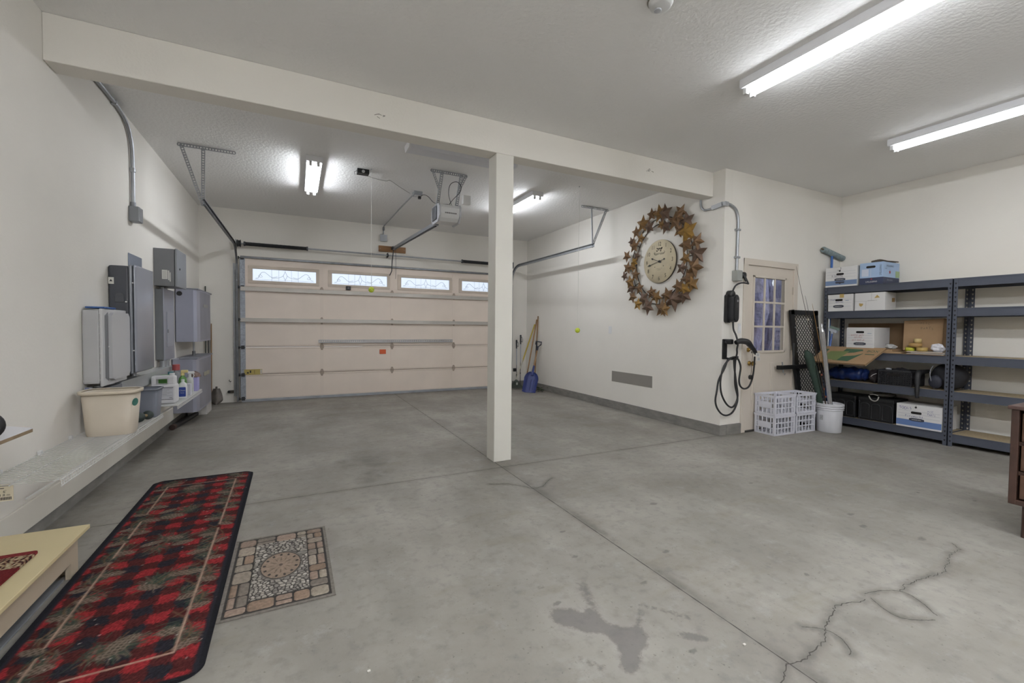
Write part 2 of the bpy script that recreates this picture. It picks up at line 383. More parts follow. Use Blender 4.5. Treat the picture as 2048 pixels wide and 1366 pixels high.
# ------------------------------------------------------------------ walls, ceiling, beam, post, curbs
struct(MB().box(-.12, 0, YBACK-.12, YD+.16, .09, H), 'wall_left', WALL)
mb = MB(); OX0, OX1, OZ = .60, 5.46, 2.42
mb.box(0, OX0, YD, YD+.16, 0, H).box(OX1, XR, YD, YD+.16, 0, H).box(OX0, OX1, YD, YD+.16, OZ, H)
struct(mb, 'wall_front', WALL)
struct(MB().box(XR, XR+.14, YJ+.0, YD+.16, .125, H), 'wall_right', WALL)
DX0, DX1, DZ = 6.375, 7.340, 2.10
mb = MB(); mb.box(XR+.14, DX0, YJ, YJ+.14, .125, H).box(DX1, X2, YJ, YJ+.14, 0, H).box(DX0, DX1, YJ, YJ+.14, DZ, H)
struct(mb, 'wall_return', WALL)
struct(MB().box(X2, X2+.14, YBACK-.12, YJ+.14, 0, H), 'wall_side', WALL)
struct(MB().box(0, X2, YBACK-.12, YBACK, 0, H), 'wall_back', WALL)
struct(MB().box(-.12, X2+.14, YBACK-.12, YD+.16, H, H+.2), 'ceiling', CEIL)
struct(MB().box(0, XR, 3.738, 3.913, 2.894, H, .006), 'ceiling_beam', WALL)
struct(MB().box(3.061, 3.243, 3.740, 3.916, 0, 2.894, .006), 'support_post', M('post_paint', '#dedbd2', .6, noise=(2, .02), bump=(60, .12, .003)))
struct(MB().box(-.12, -.008, YBACK, YD, 0, .09), 'baseboard_left', CONC)
struct(MB().box(0, .016, YBACK, YD-.03, .092, .245, .003), 'trim_1', TRIMW)
struct(MB().box(XR-.014, XR+.1, YJ-.014, YD, 0, .123, .004), 'baseboard_right', CONC)
struct(MB().box(XR+.1, 6.318, YJ-.020, YJ+.1, 0, .123, .004), 'baseboard_return', CONC)
struct(MB().box(OX1+.02, XR-.014, YD-.014, YD+.02, 0, .123, .004), 'baseboard_front', CONC)
# beam smudges and wall scuffs are painted marks on the structure, small flat scratches
mb = MB()
for cx, cz, n in ((4.93, 3.04, 9), (2.0, 3.0, 7)):
    for i in range(n):
        a = random.uniform(-.5, .5); x = cx+random.uniform(-.05, .05); z = cz+random.uniform(-.015, .015); l = random.uniform(.01, .035)
        mb.bar((x, 3.7378, z), (x+l*math.cos(a), 3.7378, z+l*math.sin(a)), .0006, .004)
struct(mb, 'trim_2', M('beam_scuff_marks', '#6d6a63', .9))

# ------------------------------------------------------------------ man door (structure) with its nine panes
GLASSC = M('clear_pane_glass', '#ffffff', .02, trans=1.0)
def man_door():
    d = setting('door_1', (6.83, YJ, 0)); paint = M('door_paint', '#cfc5b8', .45, noise=(2, .03))
    y0, y1 = YJ+.005, YJ+.045; x0, x1 = 6.395, 7.320; gx0, gx1, gz0, gz1 = 6.535, 7.140, 1.015, 1.935
    mb = MB(); mb.box(x0, gx0, y0, y1, .02, 2.085).box(gx1, x1, y0, y1, .02, 2.085).box(gx0, gx1, y0, y1, gz1, 2.085).box(gx0, gx1, y0, y1, .02, gz0)
    for px0, px1 in ((6.52, 6.79), (6.88, 7.16)):          # raised lower panels
        mb.box(px0, px1, y0-.004, y0, .2, .86, .003); mb.box(px0+.03, px1-.03, y0-.009, y0-.003, .23, .83, .004)
    mb.build('leaf', paint, d)
    f = MB(); t = .028
    f.box(gx0-t, gx1+t, y0-.014, y0+.01, gz1, gz1+t, .004).box(gx0-t, gx1+t, y0-.014, y0+.01, gz0-t, gz0, .004)
    f.box(gx0-t, gx0, y0-.014, y0+.01, gz0-t, gz1+t, .004).box(gx1, gx1+t, y0-.014, y0+.01, gz0-t, gz1+t, .004)
    wf = f.build('window_frame', paint, d)
    g = MB(); cw, ch = (gx1-gx0)/3, (gz1-gz0)/3
    for i in (1, 2): g.box(gx0+cw*i-.012, gx0+cw*i+.012, y0-.01, y0+.008, gz0, gz1, .003).box(gx0, gx1, y0-.0095, y0+.0075, gz0+ch*i-.012, gz0+ch*i+.012, .003)
    g.build('muntin', paint, wf)
    for i in range(3):
        for j in range(3): MB().box(gx0+cw*i, gx0+cw*(i+1), y0+.012, y0+.016, gz0+ch*j, gz0+ch*(j+1)).build('pane', GLASSC, wf)
    for z in (.28, 1.06, 1.80): MB().cyl((x1+.004, y0-.008, z-.05), (x1+.004, y0-.008, z+.05), .007, n=10).box(x1-.012, x1+.018, y0-.003, y0, z-.05, z+.05).build('hinge', M('painted_hinge', '#b9b0a3', .4, .3), d)
    MB().lathe([(0,0),(.028,0),(.028,.012),(.02,.018),(0,.018)], (6.445, y0, 1.03), NY, 20).lathe([(.012,.018),(.012,.03),(0,.03)], (6.445, y0, 1.03), NY, 12).build('deadbolt', BRASS, d)
    MB().lathe([(0,0),(.03,0),(.03,.008),(.013,.012),(.013,.03),(.028,.045),(.03,.06),(.022,.072),(0,.075)], (6.475, y0, .86), NY, 20).build('knob', BRASS, d)
    MB().box(x0, x1, YJ-.02, YJ+.1, 0, .02, .003).build('threshold', M('dark_threshold', '#35322e', .6), d)
    c = MB(); w_ = .06
    c.box(DX0-w_, DX0+.02, YJ-.016, YJ, 0, DZ+w_, .004).box(DX1-.02, DX1+w_, YJ-.016, YJ, 0, DZ+w_, .004).box(DX0-w_, DX1+w_, YJ-.0165, YJ, DZ-.018, DZ+w_, .004)
    c.box(DX0, DX0+.02, YJ, YJ+.14, 0, DZ).box(DX1-.02, DX1, YJ, YJ+.14, 0, DZ).box(DX0, DX1, YJ, YJ+.14, DZ-.012, DZ)
    struct(c, 'trim_3', paint)
man_door()

# ------------------------------------------------------------------ outside: ground, trunks seen through the man door
g = MB().box(6.1, 40, YJ+.16, 40, -.25, -.05); struct(g, 'ground_outside', M('outside_ground', '#6d6a66', .95, noise=(3, .3)))
g = MB().box(-8, 6.0, 8.75, 30, -.25, -.05); struct(g, 'driveway_outside', M('driveway_concrete', '#a8a6a2', .9, noise=(2, .1)))
BARK = M('bark', '#8b87a0', .9, noise=(9, .55, (2.5, 2.5, .5)), bump=(20, .9, .03))
def trunk(x, y, r, h):
    pts = []; rad = []
    for i in range(9):
        t = i/8; pts.append((x+.15*math.sin(i*1.3+x), y+.12*math.cos(i*1.7+y), -.1+h*t)); rad.append(r*(1.25-.6*t))
    m = MB().tube(pts, rad, 14); o = m.build('tree_trunk', BARK)
    return o
for i in range(16):
    y = 6.0+.9*(i % 4)+random.uniform(-.2, .2); x = 10.2+(y-6)*1.35+(i//4)*1.0*(y/6)+random.uniform(-.25, .25)-1.0
    tag(trunk(x, y, random.uniform(.16, .3), 7), 'bare tree trunk with rough bark, outside behind the man door panes', 'tree', 'tree trunks outside the door')

# ------------------------------------------------------------------ fluorescent fixtures
def strip_light(label, x, y0, y1, power, group='fluorescent strip lights'):
    fluo = M('lit_tube_%d' % power, '#ffffff', .4, emit=((.918, .955, 1.012), power))
    z = H; t = thing('fluorescent_light', label, 'ceiling light', (x, (y0+y1)/2, z-.1), group)
    h = MB(); h.prism([(-.085, 0), (.085, 0), (.085, -.05), (.079, -.062), (-.079, -.062), (-.085, -.05)], (x, y0, z-.001), EX, EZ, (0, y1-y0, 0))
    hs = h.build('housing', WENAM, t)
    for sx in (-.04, .04):
        MB().cyl((x+sx, y0+.045, z-.083), (x+sx, y1-.045, z-.083), .0145, n=10).build('tube', fluo, t)
        for yy in (y0+.008, y1-.04): MB().box(x+sx-.016, x+sx+.016, yy, yy+.032, z-.108, z-.045, .005).build('lamp_holder', WHITEP, hs)
strip_light('long lit fluorescent strip overhead, its far end right of the smoke detector', 4.535, -.16, 2.29, P_MID)
strip_light('lit fluorescent strip above the steel shelving, right of the longer one', 6.78, .0, 2.31, P_RIGHT)
strip_light('added unseen fill light strip behind the camera, left of the other two long ones', 2.2, -1.62, .28, P_FILL)  # unseen strip, added to brighten the dark left side
strip_light('added unseen fill light strip behind the camera, in line with the middle one', 4.535, -1.66, -.3, P_FILL)  # second added strip out of view, fill for door and bay floor
strip_light('short lit fluorescent strip near the left wall, before the garage door', 1.585, 5.44, 6.7, P_BACK)
strip_light('short lit fluorescent strip half hidden behind the white post', 4.43, 5.37, 6.63, P_BACK)
def dark_light():
    t = thing('wraparound_light', 'unlit white wraparound light crossing the ceiling behind the beam, left of the post', 'ceiling light', (3.04, 4.58, H-.09))
    P = [(-.12, 0), (.12, 0), (.12, -.02), (.085, -.075), (-.085, -.075), (-.12, -.02)]
    MB().prism(P, (2.45, 4.6, H-.001), EY, EZ, (1.2, 0, 0)).build('lens', M('unlit_white_lens', '#d9dadf', .35), t)
    for xx in (2.432, 3.65): MB().prism([(a*1.03, b*1.03) for a, b in P], (xx, 4.6, H-.0005), EY, EZ, (.018, 0, 0)).build('end_cap', WENAM, t)
dark_light()
t = thing('smoke_detector', 'round white smoke detector on the ceiling at the top edge of the photo', 'smoke detector', (3.30, 1.98, H))
MB().lathe([(0, 0), (.075, 0), (.078, .008), (.076, .014), (0, .014)], (3.30, 1.95, H-.0005), (0, 0, -1), 32).build('base', M('detector_base', '#8f8a80', .5), t)
cv = MB().lathe([(.07, .014), (.07, .022), (.062, .04), (.05, .045), (0, .046)], (3.30, 1.95, H), (0, 0, -1), 32).build('cover', WHITEP, t)
MB().lathe([(.022, .0455), (.022, .05), (.018, .052), (0, .052)], (3.30, 1.975, H), (0, 0, -1), 20).build('test_button', M('detector_button', '#b9bbc0', .4), cv)
# ------------------------------------------------------------------ sectional garage door
DOORP = M('door_section_paint', '#e6d8cb', .55, noise=(2.2, .05), bump=(40, .08, .002))
GLASSF = M('frosted_leaded_glass', '#f4f7fb', .35, trans=1.0, bump=(60, .3, .003))
DL, DW, DY0, DY1 = .575, 4.90, 8.455, 8.495
ZS = [0.03, .457, .914, 1.372, 1.905, 2.425]
def garage_door():
    t = thing('garage_door', 'wide beige sectional garage door with four leaded windows along its top', 'garage door', (DL+DW/2, 8.475, 0))
    stiles = [DL+1.225*k for k in range(1, 4)]
    GRIME = M('panel_edge_grime', '#8e7c6b', .7)
    for i in range(5):
        z0, z1 = ZS[i]+.0015, ZS[i+1]-.0015; mb = MB()
        if i < 4:
            mb.box(DL, DL+DW, DY0, DY1, z0, z1, .004)
        else:
            ox = [(DL+.17+1.225*k, DL+1.225*(k+1)-.09) for k in range(4)]; wz0, wz1 = 2.03, 2.225
            mb.box(DL, DL+DW, DY0, DY1, z0, wz0).box(DL, DL+DW, DY0, DY1, wz1, z1)
            xs = [DL]+[q for p in ox for q in p]+[DL+DW]
            for a, b in zip(xs[0::2], xs[1::2]): mb.box(a, b, DY0, DY1, wz0, wz1)
        for zz in (z0+.018, z1-.022): mb.box(DL+.05, DL+DW-.05, DY0-.004, DY0+.002, zz-.004, zz+.004, .002)      # rolled edge beads
        mb.mat(1)
        mb.box(DL, DL+DW, DY0-.0008, DY0, z0, z0+.0075).box(DL+.07, DL+DW-.07, DY0-.0048, DY0-.0035, z1-.026, z1-.0235).box(DL+.07, DL+DW-.07, DY0-.0048, DY0-.0035, z0+.0225, z0+.0245); mb.mat(0)
        if i == 0:
            sec = mb.build('bottom_section', [DOORP, GRIME], t)
            MB().box(DL, DL+DW, DY0-.006, DY1+.004, .0, .045, .003).build('bottom_rail', M('bottom_rail_aluminium', '#a4a8ae', .45, .4, noise=(6, .15)), t)
        else: sec = mb.build('section' if i < 4 else 'window_section', [DOORP, GRIME], t)
        for x in stiles: MB().box(x-.03, x+.03, DY0-.004, DY0-.0005, z0+.01, z1-.01).build('stile', DOORP, sec)
        if i == 4:
            for a, b in ox:
                f = MB(); q = .05
                f.box(a-q-.015, b+q, DY0-.012, DY0+.002, wz1, wz1+q, .006).box(a-q-.015, b+q, DY0-.012, DY0+.002, wz0-q, wz0, .006)
                f.box(a-q-.015, a, DY0-.0115, DY0+.002, wz0-.003, wz1+.003).box(b, b+q, DY0-.0115, DY0+.002, wz0-.003, wz1+.003)
                wf = f.build('window_frame', M('window_surround', '#cdbfb0', .55, noise=(5, .08)), t)
                MB().box(a, b, DY0+.014, DY0+.02, wz0, wz1).build('pane', GLASSF, wf)
                ld = MB(); cx, cz = (a+b)/2, (wz0+wz1)/2; y = DY0+.011; w2 = (b-a)/2; LR = .0016
                for s_ in (-1, 1):
                    ld.tube([(cx+s_*.2*w2*2/2, y, wz0), (cx+s_*.2*w2, y, wz1)], LR, 5)
                    ld.tube([(cx+s_*.42*w2, y, wz0), (cx+s_*.42*w2, y, wz1)], LR, 5)
                    ld.tube([(cx+s_*.12, y, cz-.02), (cx+s_*.2, y, cz-.035), (cx+s_*.26, y, cz+.01), (cx+s_*.31, y, cz+.045), (cx+s_*.36, y, cz+.03), (cx+s_*.40, y, cz-.05), (cx+s_*.44, y, cz-.06)], .0026, 5, smooth=4)
                    ld.tube([(cx+s_*.03, y, cz), (cx+s_*.08, y, cz-.03), (cx+s_*.14, y, cz-.045), (cx+s_*.2, y, cz-.05)], .0024, 5, smooth=4)
                    ld.tube([(cx+s_*.34, y, cz-.03), (cx+s_*.37, y, cz), (cx+s_*.40, y, cz-.02), (cx+s_*.37, y, cz-.04)], .002, 5, closed=True, smooth=4)
                    ld.tube([(cx-.03*s_, y, cz), (cx, y, cz+.075)], .0024, 5); ld.tube([(cx-.03*s_, y, cz), (cx, y, cz-.075)], .0024, 5)
                ld.tube([(cx, y, wz0), (cx, y, cz-.075)], LR, 5); ld.tube([(cx, y, wz1), (cx, y, cz+.075)], LR, 5)
                ld.tube([(a+.03, y, wz0+.02), (b-.03, y, wz0+.02)], LR, 5)
                ld.build('leading', M('grey_lead_came', '#8f949d', .5, .3), wf)
    for z, nm in ((1.885, 1), (1.372, 1)):          # galvanised struts under two joints
        s = MB(); s.box(DL+.0, DL+DW, DY0-.05, DY0-.046, z-.035, z+.03).box(DL, DL+DW, DY0-.046, DY0-.004, z+.026, z+.03).box(DL, DL+DW, DY0-.046, DY0-.004, z-.035, z-.031)
        s.build('strut', M('painted_strut', '#b9b4ad', .4, .35, noise=(3, .12)), t)
    MB().box(DL, DL+DW, DY0-.035, DY0-.003, 2.385, 2.42, .004).build('top_strut', DGALV, t)
    for x in (DL-.012, DL+DW-.062):
        MB().box(x, x+.074, DY0-.010, DY0-.002, .05, 2.40).build('end_stile', M('mottled_end_stile', '#a3a8b0', .5, .5, noise=(35, .25)), t)
    HG = M('painted_hinge_steel', '#ad9d8e', .55, .1, noise=(40, .3))
    for z in ZS[1:5]:
        for x in stiles:
            h = MB(); h.prism([(-.034, .01), (.034, .01), (.012, .062), (-.012, .062)], (x, DY0-.0075, z), EX, EZ, (0, .004, 0)).prism([(-.034, -.01), (-.012, -.062), (.012, -.062), (.034, -.01)], (x, DY0-.0075, z), EX, EZ, (0, .004, 0)).cyl((x-.035, DY0-.010, z), (x+.035, DY0-.010, z), .0065, n=8)
            for dz in (-.045, .045): h.cyl((x-.014, DY0-.012, z+dz), (x-.014, DY0-.004, z+dz), .006, n=6).cyl((x+.014, DY0-.012, z+dz), (x+.014, DY0-.004, z+dz), .006, n=6)
            h.build('hinge', HG, t)
    for x, s in ((DL, -1), (DL+DW, 1)):
        for z in [.06]+ZS[1:5]+[2.39]:
            r = MB(); r.cyl((x-.06*s, DY0-.022, z), (x+.02*s, DY0-.022, z), .006, n=8).cyl((x+.02*s, DY0-.022, z), (x+.034*s, DY0-.022, z), .023, n=14).box(x-.05*s, x, DY0-.024, DY0-.010, z-.03, z+.03)
            r.build('roller', DSTEEL, t)
    # perforated stiffening angle, label, sticker, light sensor box
    p = MB(); z0 = .985; x = 1.745
    p.box(1.745, 4.225, DY0-.012, DY0-.0085, z0, z0+.012).box(1.745, 4.225, DY0-.012, DY0-.0085, z0+.036, z0+.05).box(1.745, 4.225, DY0-.04, DY0-.012, z0-.002, z0)
    while x < 4.225: p.box(x, x+.014, DY0-.0118, DY0-.0088, z0+.011, z0+.037); x += .0362
    p.build('perforated_angle', GALV, t)
    l = MB(); l.box(.615, .875, DY0-.0125, DY0-.0105, .455, .545); l.mat(1).box(.695, .715, DY0-.0135, DY0-.0125, .485, .525).box(.655, .68, DY0-.0135, DY0-.0125, .475, .50).box(.76, .765, DY0-.0135, DY0-.0125, .47, .53).mat(2).box(.845, .872, DY0-.0135, DY0-.0125, .46, .54)
    l.build('warning_label', [M('faded_yellow_label', '#b3a05a', .6), INK, M('label_white', '#c9c2b8', .6)], t)['label'] = 'faded yellow warning label'
    s = MB(); s.box(2.795, 2.91, DY0-.0105, DY0-.0045, .765, .85)
    pass
    s.build('sticker', [M('orange_sticker', '#c75a2f', .6, noise=(20, .1))], t)['label'] = 'small orange sticker'
    s = MB(); s.box(2.20, 2.285, DY0-.03, DY0-.001, 1.935, 2.005, .006).mat(1).cyl((2.243, DY0-.032, 1.97), (2.243, DY0-.03, 1.97), .014, n=14)
    s.build('sensor_box', [BLACK, M('grey_dial', '#77777a', .4)], t)['label'] = 'small black sensor box'
garage_door()
struct(MB().box(OX0+.0, OX0+.02, YD-.018, YD+.16, 0, OZ).box(OX1-.02, OX1, YD-.018, YD+.16, 0, OZ).box(OX0, OX1, YD-.0175, YD+.16, OZ, OZ+.02), 'trim_4', TRIMW)

# ------------------------------------------------------------------ tracks with ceiling hangers
def perforated(mb, p0, p1, w, tk, wdir, pitch=.026):       # slotted angle iron: two rails and rungs
    p0, p1, wd = Vector(p0), Vector(p1), Vector(wdir).normalized(); d = (p1-p0); L = d.length; d.normalize(); nn = d.cross(wd)
    for s in (-1, 1): mb.bar(p0+wd*s*w*.38, p1+wd*s*w*.38, w*.26, tk, nn)
    k = int(L/pitch)
    for i in range(k+1):
        c = p0+d*(i*L/k); mb.bar(c-d*.006, c+d*.006, w*.56, tk*.9, nn)
    mb.bar(p0-wd*w*.5+nn*w*.3, p1-wd*w*.5+nn*w*.3, tk, w*.6, nn)
def track(sx, label):
    X = .512 if sx < 0 else 5.545; yend = 5.62 if sx < 0 else 5.55
    t = thing('door_track', label, 'door track', (X, 8.4, 0), None); zt = 2.575; R = .36; yc = DY0-.022
    path = [(X, yc, 0.02), (X, yc, zt-R)] + [(X, yc-R+R*math.cos(a), zt-R+R*math.sin(a)) for a in np.linspace(0, PI/2, 9)[1:]] + [(X, yend, zt)]
    # C-channel: web plus two lips swept along the path
    m = MB()
    for (a0, b0), (a1, b1) in (((0, -.027), (0, .027)), ((0, .027), (.022*-sx, .027)), ((0, -.027), (.022*-sx, -.027)), ((.022*-sx, .027), (.022*-sx, .019)), ((.022*-sx, -.027), (.022*-sx, -.019))):
        vs = []
        for i, p in enumerate(path):
            p = Vector(p); q0 = Vector(path[max(i-1, 0)]); q1 = Vector(path[min(i+1, len(path)-1)]); d = (q1-q0).normalized(); nrm = Vector((0, -d.z, d.y))
            for th in (0, .0022):
                for a, b in ((a0, b0), (a1, b1)):
                    vs.append(p+Vector((a+(th if a0 == a1 else 0), 0, 0))+nrm*(b+(th if b0 == b1 else 0)))
        n = len(path); f = []
        for i in range(n-1):
            k = 4*i; f += [(k, k+1, k+5, k+4), (k+2, k+6, k+7, k+3), (k, k+4, k+6, k+2), (k+1, k+3, k+7, k+5)]
        f += [(0, 2, 3, 1), (4*n-4, 4*n-3, 4*n-1, 4*n-2)]
        m.add(vs, f)
    m.build('rail', DGALV if sx < 0 else GALV, t)
    b = MB(); b.box(X+.02*sx, X+.026*sx, YD-.075, YD, .1, 2.2); b.box(X+.0*sx, X+.05*sx, YD-.005, YD-.001, .1, 2.3)
    b.build('wall_angle', GALV, t)
    h = MB(); yh = 5.72 if sx < 0 else 5.64
    x0, x1 = (.285, .80) if sx < 0 else (5.36, 5.87); yv = yend+.03
    perforated(h, (x0, yh, H-.018), (x1, yh, H-.018), .034, .003, EZ)
    h.build('ceiling_bracket', GALV, t)
    h = MB(); perforated(h, (X+.004*sx, yv+.02, zt-.03), (X+.004*sx, yh, H-.02), .034, .003, EY if sx > 0 else EX); h.build('hanger', GALV, t)
    h = MB(); perforated(h, (X+.012*sx, yv+.03, zt+.0), ((x0+.03) if sx < 0 else (x1-.03), yh, H-.02), .034, .003, EX); h.build('brace', GALV, t)
track(-1, 'steel garage door track on the left side with its slotted ceiling hanger')
track(1, 'steel garage door track on the right side, mostly behind the white post')

# ------------------------------------------------------------------ torsion spring shaft
t = thing('torsion_spring_shaft', 'long torsion shaft with dark springs and cable drums above the garage door', 'torsion shaft', (3.0, 8.38, 2.61))
ys, zs = 8.385, 2.612
MB().cyl((.50, ys, zs), (5.53, ys, zs), .0135, n=12).build('shaft', GALV, t)
for x0, x1 in ((.64, 1.57), (4.40, 5.35)):
    m = MB(); m.cyl((x0, ys, zs), (x1, ys, zs), .026, n=16)
    hel = [(x0+(x1-x0)*i/1100, ys+.028*math.cos(i*.62), zs+.028*math.sin(i*.62)) for i in range(0, 1101)]
    m.tube(hel, .0042, 4)
    m.build('spring', DSTEEL, t)
    for xx in (x0, x1): MB().cyl((xx-.012, ys, zs), (xx+.012, ys, zs), .037, n=16).build('spring_cone', M('grey_cast_cone', '#56585b', .5, .5), t)
for x in (.535, 5.47):
    m = MB(); m.lathe([(.014, 0), (.055, 0), (.06, .008), (.05, .014), (.05, .04), (.062, .052), (.014, .056)], (x, ys, zs), EX, 20); m.build('cable_drum', DSTEEL, t)
    m = MB(); m.box(x-.02 if x < 2 else x+.06, (x-.014) if x < 2 else x+.066, ys-.05, YD-.002, zs-.07, zs+.06); m.build('end_bearing_plate', GALV, t)
m = MB(); m.box(2.93, 2.936, ys-.03, YD-.002, zs-.04, zs+.045).cyl((2.92, ys, zs), (2.945, ys, zs), .026, n=14); m.build('centre_bearing', DSTEEL, t)

# ------------------------------------------------------------------ opener, header board, cords
t = thing('header_board', 'short stained wood board on the wall over the garage door', 'board', (3.03, 8.49, 2.68))
MB().box(2.785, 3.285, 8.476, YD-.001, 2.69, 2.80, .003).build('board', M('stained_header_wood', '#8a6238', .55, noise=(10, .3, (.25, 1, 1.6))), t)
for x in (2.81, 3.26): MB().cyl((x, 8.472, 2.745), (x, 8.478, 2.745), .006, n=8).build('screw', GALV, t)
t = thing('door_opener', 'white and grey garage door opener hanging from slotted straps, with its rail', 'garage door opener', (3.10, 5.4, 2.6))
ox0, ox1, oy0, oy1, oz0, oz1 = 2.985, 3.275, 5.30, 5.62, 2.615, 2.815
m = MB(); m.prism([(oy0+.03, oz0+.035), (oy0+.08, oz0), (oy1-.06, oz0), (oy1, oz0+.05), (oy1, oz1-.03), (oy1-.03, oz1), (oy0+.03, oz1), (oy0, oz1-.04), (oy0, oz0+.08)], (ox0+.02, 0, 0), EY, EZ, (ox1-ox0-.04, 0, 0))
for i in range(11): m.mat(1).box(ox0+.08+i*.014, ox0+.088+i*.014, oy0-.002, oy0+.004, oz0+.085, oz0+.1)
m.build('motor_housing', [WHITEP, HOLE], t)
for x in (ox0, ox1-.02):
    MB().prism([(oy0-.012, oz0+.05), (oy0+.06, oz0-.014), (oy1-.04, oz0-.014), (oy1+.012, oz0+.04), (oy1+.012, oz1-.03), (oy1-.03, oz1+.01), (oy0+.03, oz1+.01), (oy0-.012, oz1-.03)], (x, 0, 0), EY, EZ, (.02, 0, 0)).build('light_cover', M('opener_cover', '#b7b8bd', .35), t)
MB().box(ox0-.016, ox0-.002, oy0+.09, oy1-.06, oz0+.02, oz1-.01, .004).build('side_plate', M('opener_dark_plate', '#55575b', .4, .4), t)
MB().bar((3.05, 5.60, 2.635), (3.05, 8.43, 2.755), .045, .05).build('rail', M('opener_rail', '#8d8f94', .4, .5), t)
MB().bar((3.05, 5.66, 2.608), (3.05, 8.3, 2.722), .02, .012).build('drive_chain', DSTEEL, t)
MB().box(3.01, 3.09, 8.36, 8.470, 2.735, 2.785, .006).build('header_bracket', DSTEEL, t)
MB().tube([(3.02, 8.30, 2.70), (3.0, 8.32, 2.5), (3.0, 8.36, 2.32), (2.97, 8.4, 2.24)], .009, 6).build('door_arm', DSTEEL, t)
MB().tube([(3.04, 8.2, 2.70), (3.045, 8.2, 2.3), (3.04, 8.2, 2.16)], .003, 5).build('release_cord', INK, t)
m = MB(); yb = 5.36; perforated(m, (2.86, yb-.14, H-.018), (3.32, yb-.14, H-.018), .034, .003, EZ); m.build('ceiling_bracket', GALV, t)
for x, e in ((3.0, 2.885), (3.25, 3.31)):
    m = MB(); perforated(m, (x, yb+.06, oz1-.02), (x, yb-.14, H-.02), .036, .003, EX); perforated(m, (x, yb-.02, oz1+.18), (e, yb-.14, H-.02), .03, .003, EX); m.build('strap', GALV, t)
m = MB(); m.box(3.245, 3.345, 5.14, 5.2, 2.80, 2.91, .006); m.build('accessory_box', WHITEP, t)
MB().box(3.08, 3.2, 5.40, 5.5, oz1-.002, oz1+.025, .008).build('cable_gland', BLACK, t)
MB().tube([(3.15, 5.44, oz1+.02), (3.19, 5.38, 2.9), (3.24, 5.24, 2.97), (3.245, 5.24, 3.05), (3.2, 5.28, 3.1), (3.13, 5.3, 3.06), (3.12, 5.34, 2.96), (3.17, 5.4, 2.86), (3.19, 5.42, oz1+.01)], .0042, 6, smooth=5).build('cable_loop', BLACK, t)
MB().tube([(3.14, 5.42, oz1+.03), (3.05, 5.7, 2.92), (2.99, 5.80, 3.02), (2.98, 6.0, 3.10), (2.97, 6.16, 3.115)], .004, 6, smooth=5).build('power_cord', BLACK, t)
t = thing('ceiling_outlet', 'metal outlet box on the ceiling with conduit running to the front wall', 'outlet', (2.93, 6.2, H-.05))
MB().box(2.88, 3.0, 6.14, 6.26, H-.055, H-.0005, .004).build('box', GALV, t)
MB().box(2.895, 2.985, 6.15, 6.22, H-.062, H-.055, .004).build('receptacle', WHITEP, t)
MB().box(2.945, 2.985, 6.16, 6.2, H-.1, H-.062, .006).build('plug', BLACK, t)
MB().tube([(2.90, 6.26, H-.02), (2.885, 7.4, H-.02), (2.875, 8.42, H-.022), (2.872, 8.485, H-.06), (2.872, 8.494, H-.13), (2.872, 8.494, 3.0)], .0105, 8, smooth=3).build('conduit', GALV, t)
MB().box(2.855, 2.89, 8.46, 8.512, H-.1, H-.04, .006).build('elbow_fitting', DGALV, t)
t = thing('junction_box', 'small grey junction box on the front wall under the ceiling conduit', 'junction box', (2.872, 8.5, 2.9))
MB().box(2.815, 2.93, 8.468, YD-.0005, 2.885, 3.0, .004).build('box', GREYBOX, t)
MB().box(2.81, 2.935, 8.463, 8.468, 2.88, 3.005, .002).build('cover_plate', GALV, t)
t = thing('parking_speaker', 'small black box with a dangling clip on the ceiling above the left ball string', 'parking aid', (2.13, 5.62, H-.06))
MB().box(2.06, 2.20, 5.60, 5.70, H-.055, H-.0005, .006).build('case', BLACK, t)
MB().cyl((2.13, 5.6, H-.034), (2.13, 5.592, H-.034), .018, n=14).build('lens', M('grey_lens', '#b5b5b5', .2), t)
MB().tube([(2.06, 5.62, H-.03), (2.03, 5.61, H-.05), (2.035, 5.61, H-.085)], .003, 5).build('clip', BLACK, t)
MB().tube([(2.14, 5.64, H-.056), (2.2, 5.75, H-.03), (2.3, 5.86, H-.012), (2.45, 5.9, H-.01), (2.5, 5.87, H-.006), (2.65, 6.05, H-.008), (2.85, 6.27, H-.012)], .0028, 5, smooth=4).build('wire', M('grey_wire', '#77746e', .6), t)
FELT = M('tennis_ball_felt', '#c3d13c', .9, noise=(40, .1), bump=(200, .5, .002))
for label, x, y, z in (('yellow-green ball on a white string in front of the garage door', 2.218, 5.567, 1.725), ('yellow-green ball on a white string before the right wall', 4.814, 4.92, 1.25)):
    t = thing('parking_ball', label, 'ball', (x, y, z-.034), 'hanging parking balls')
    bl = MB().sphere((x, y, z), .034, 14).build('ball', FELT, t)
    m = MB(); m.tube([(x+.0345*math.cos(a)*math.cos(.5*math.sin(2*a)), y+.0345*math.sin(a)*math.cos(.5*math.sin(2*a)), z+.0345*math.sin(.5*math.sin(2*a))) for a in np.linspace(0, 2*PI, 40)[:-1]], .0012, 4, closed=True); m.build('seam', M('pale_seam', '#dfe3c0', .8), bl)
    MB().cyl((x, y, z+.03), (x, y, H-.001), .0022, n=6).build('string', M('white_string', '#deddd6', .8), t)
    MB().cyl((x, y, H-.012), (x, y, H-.0002), .006, n=8).build('hook', GALV, t)
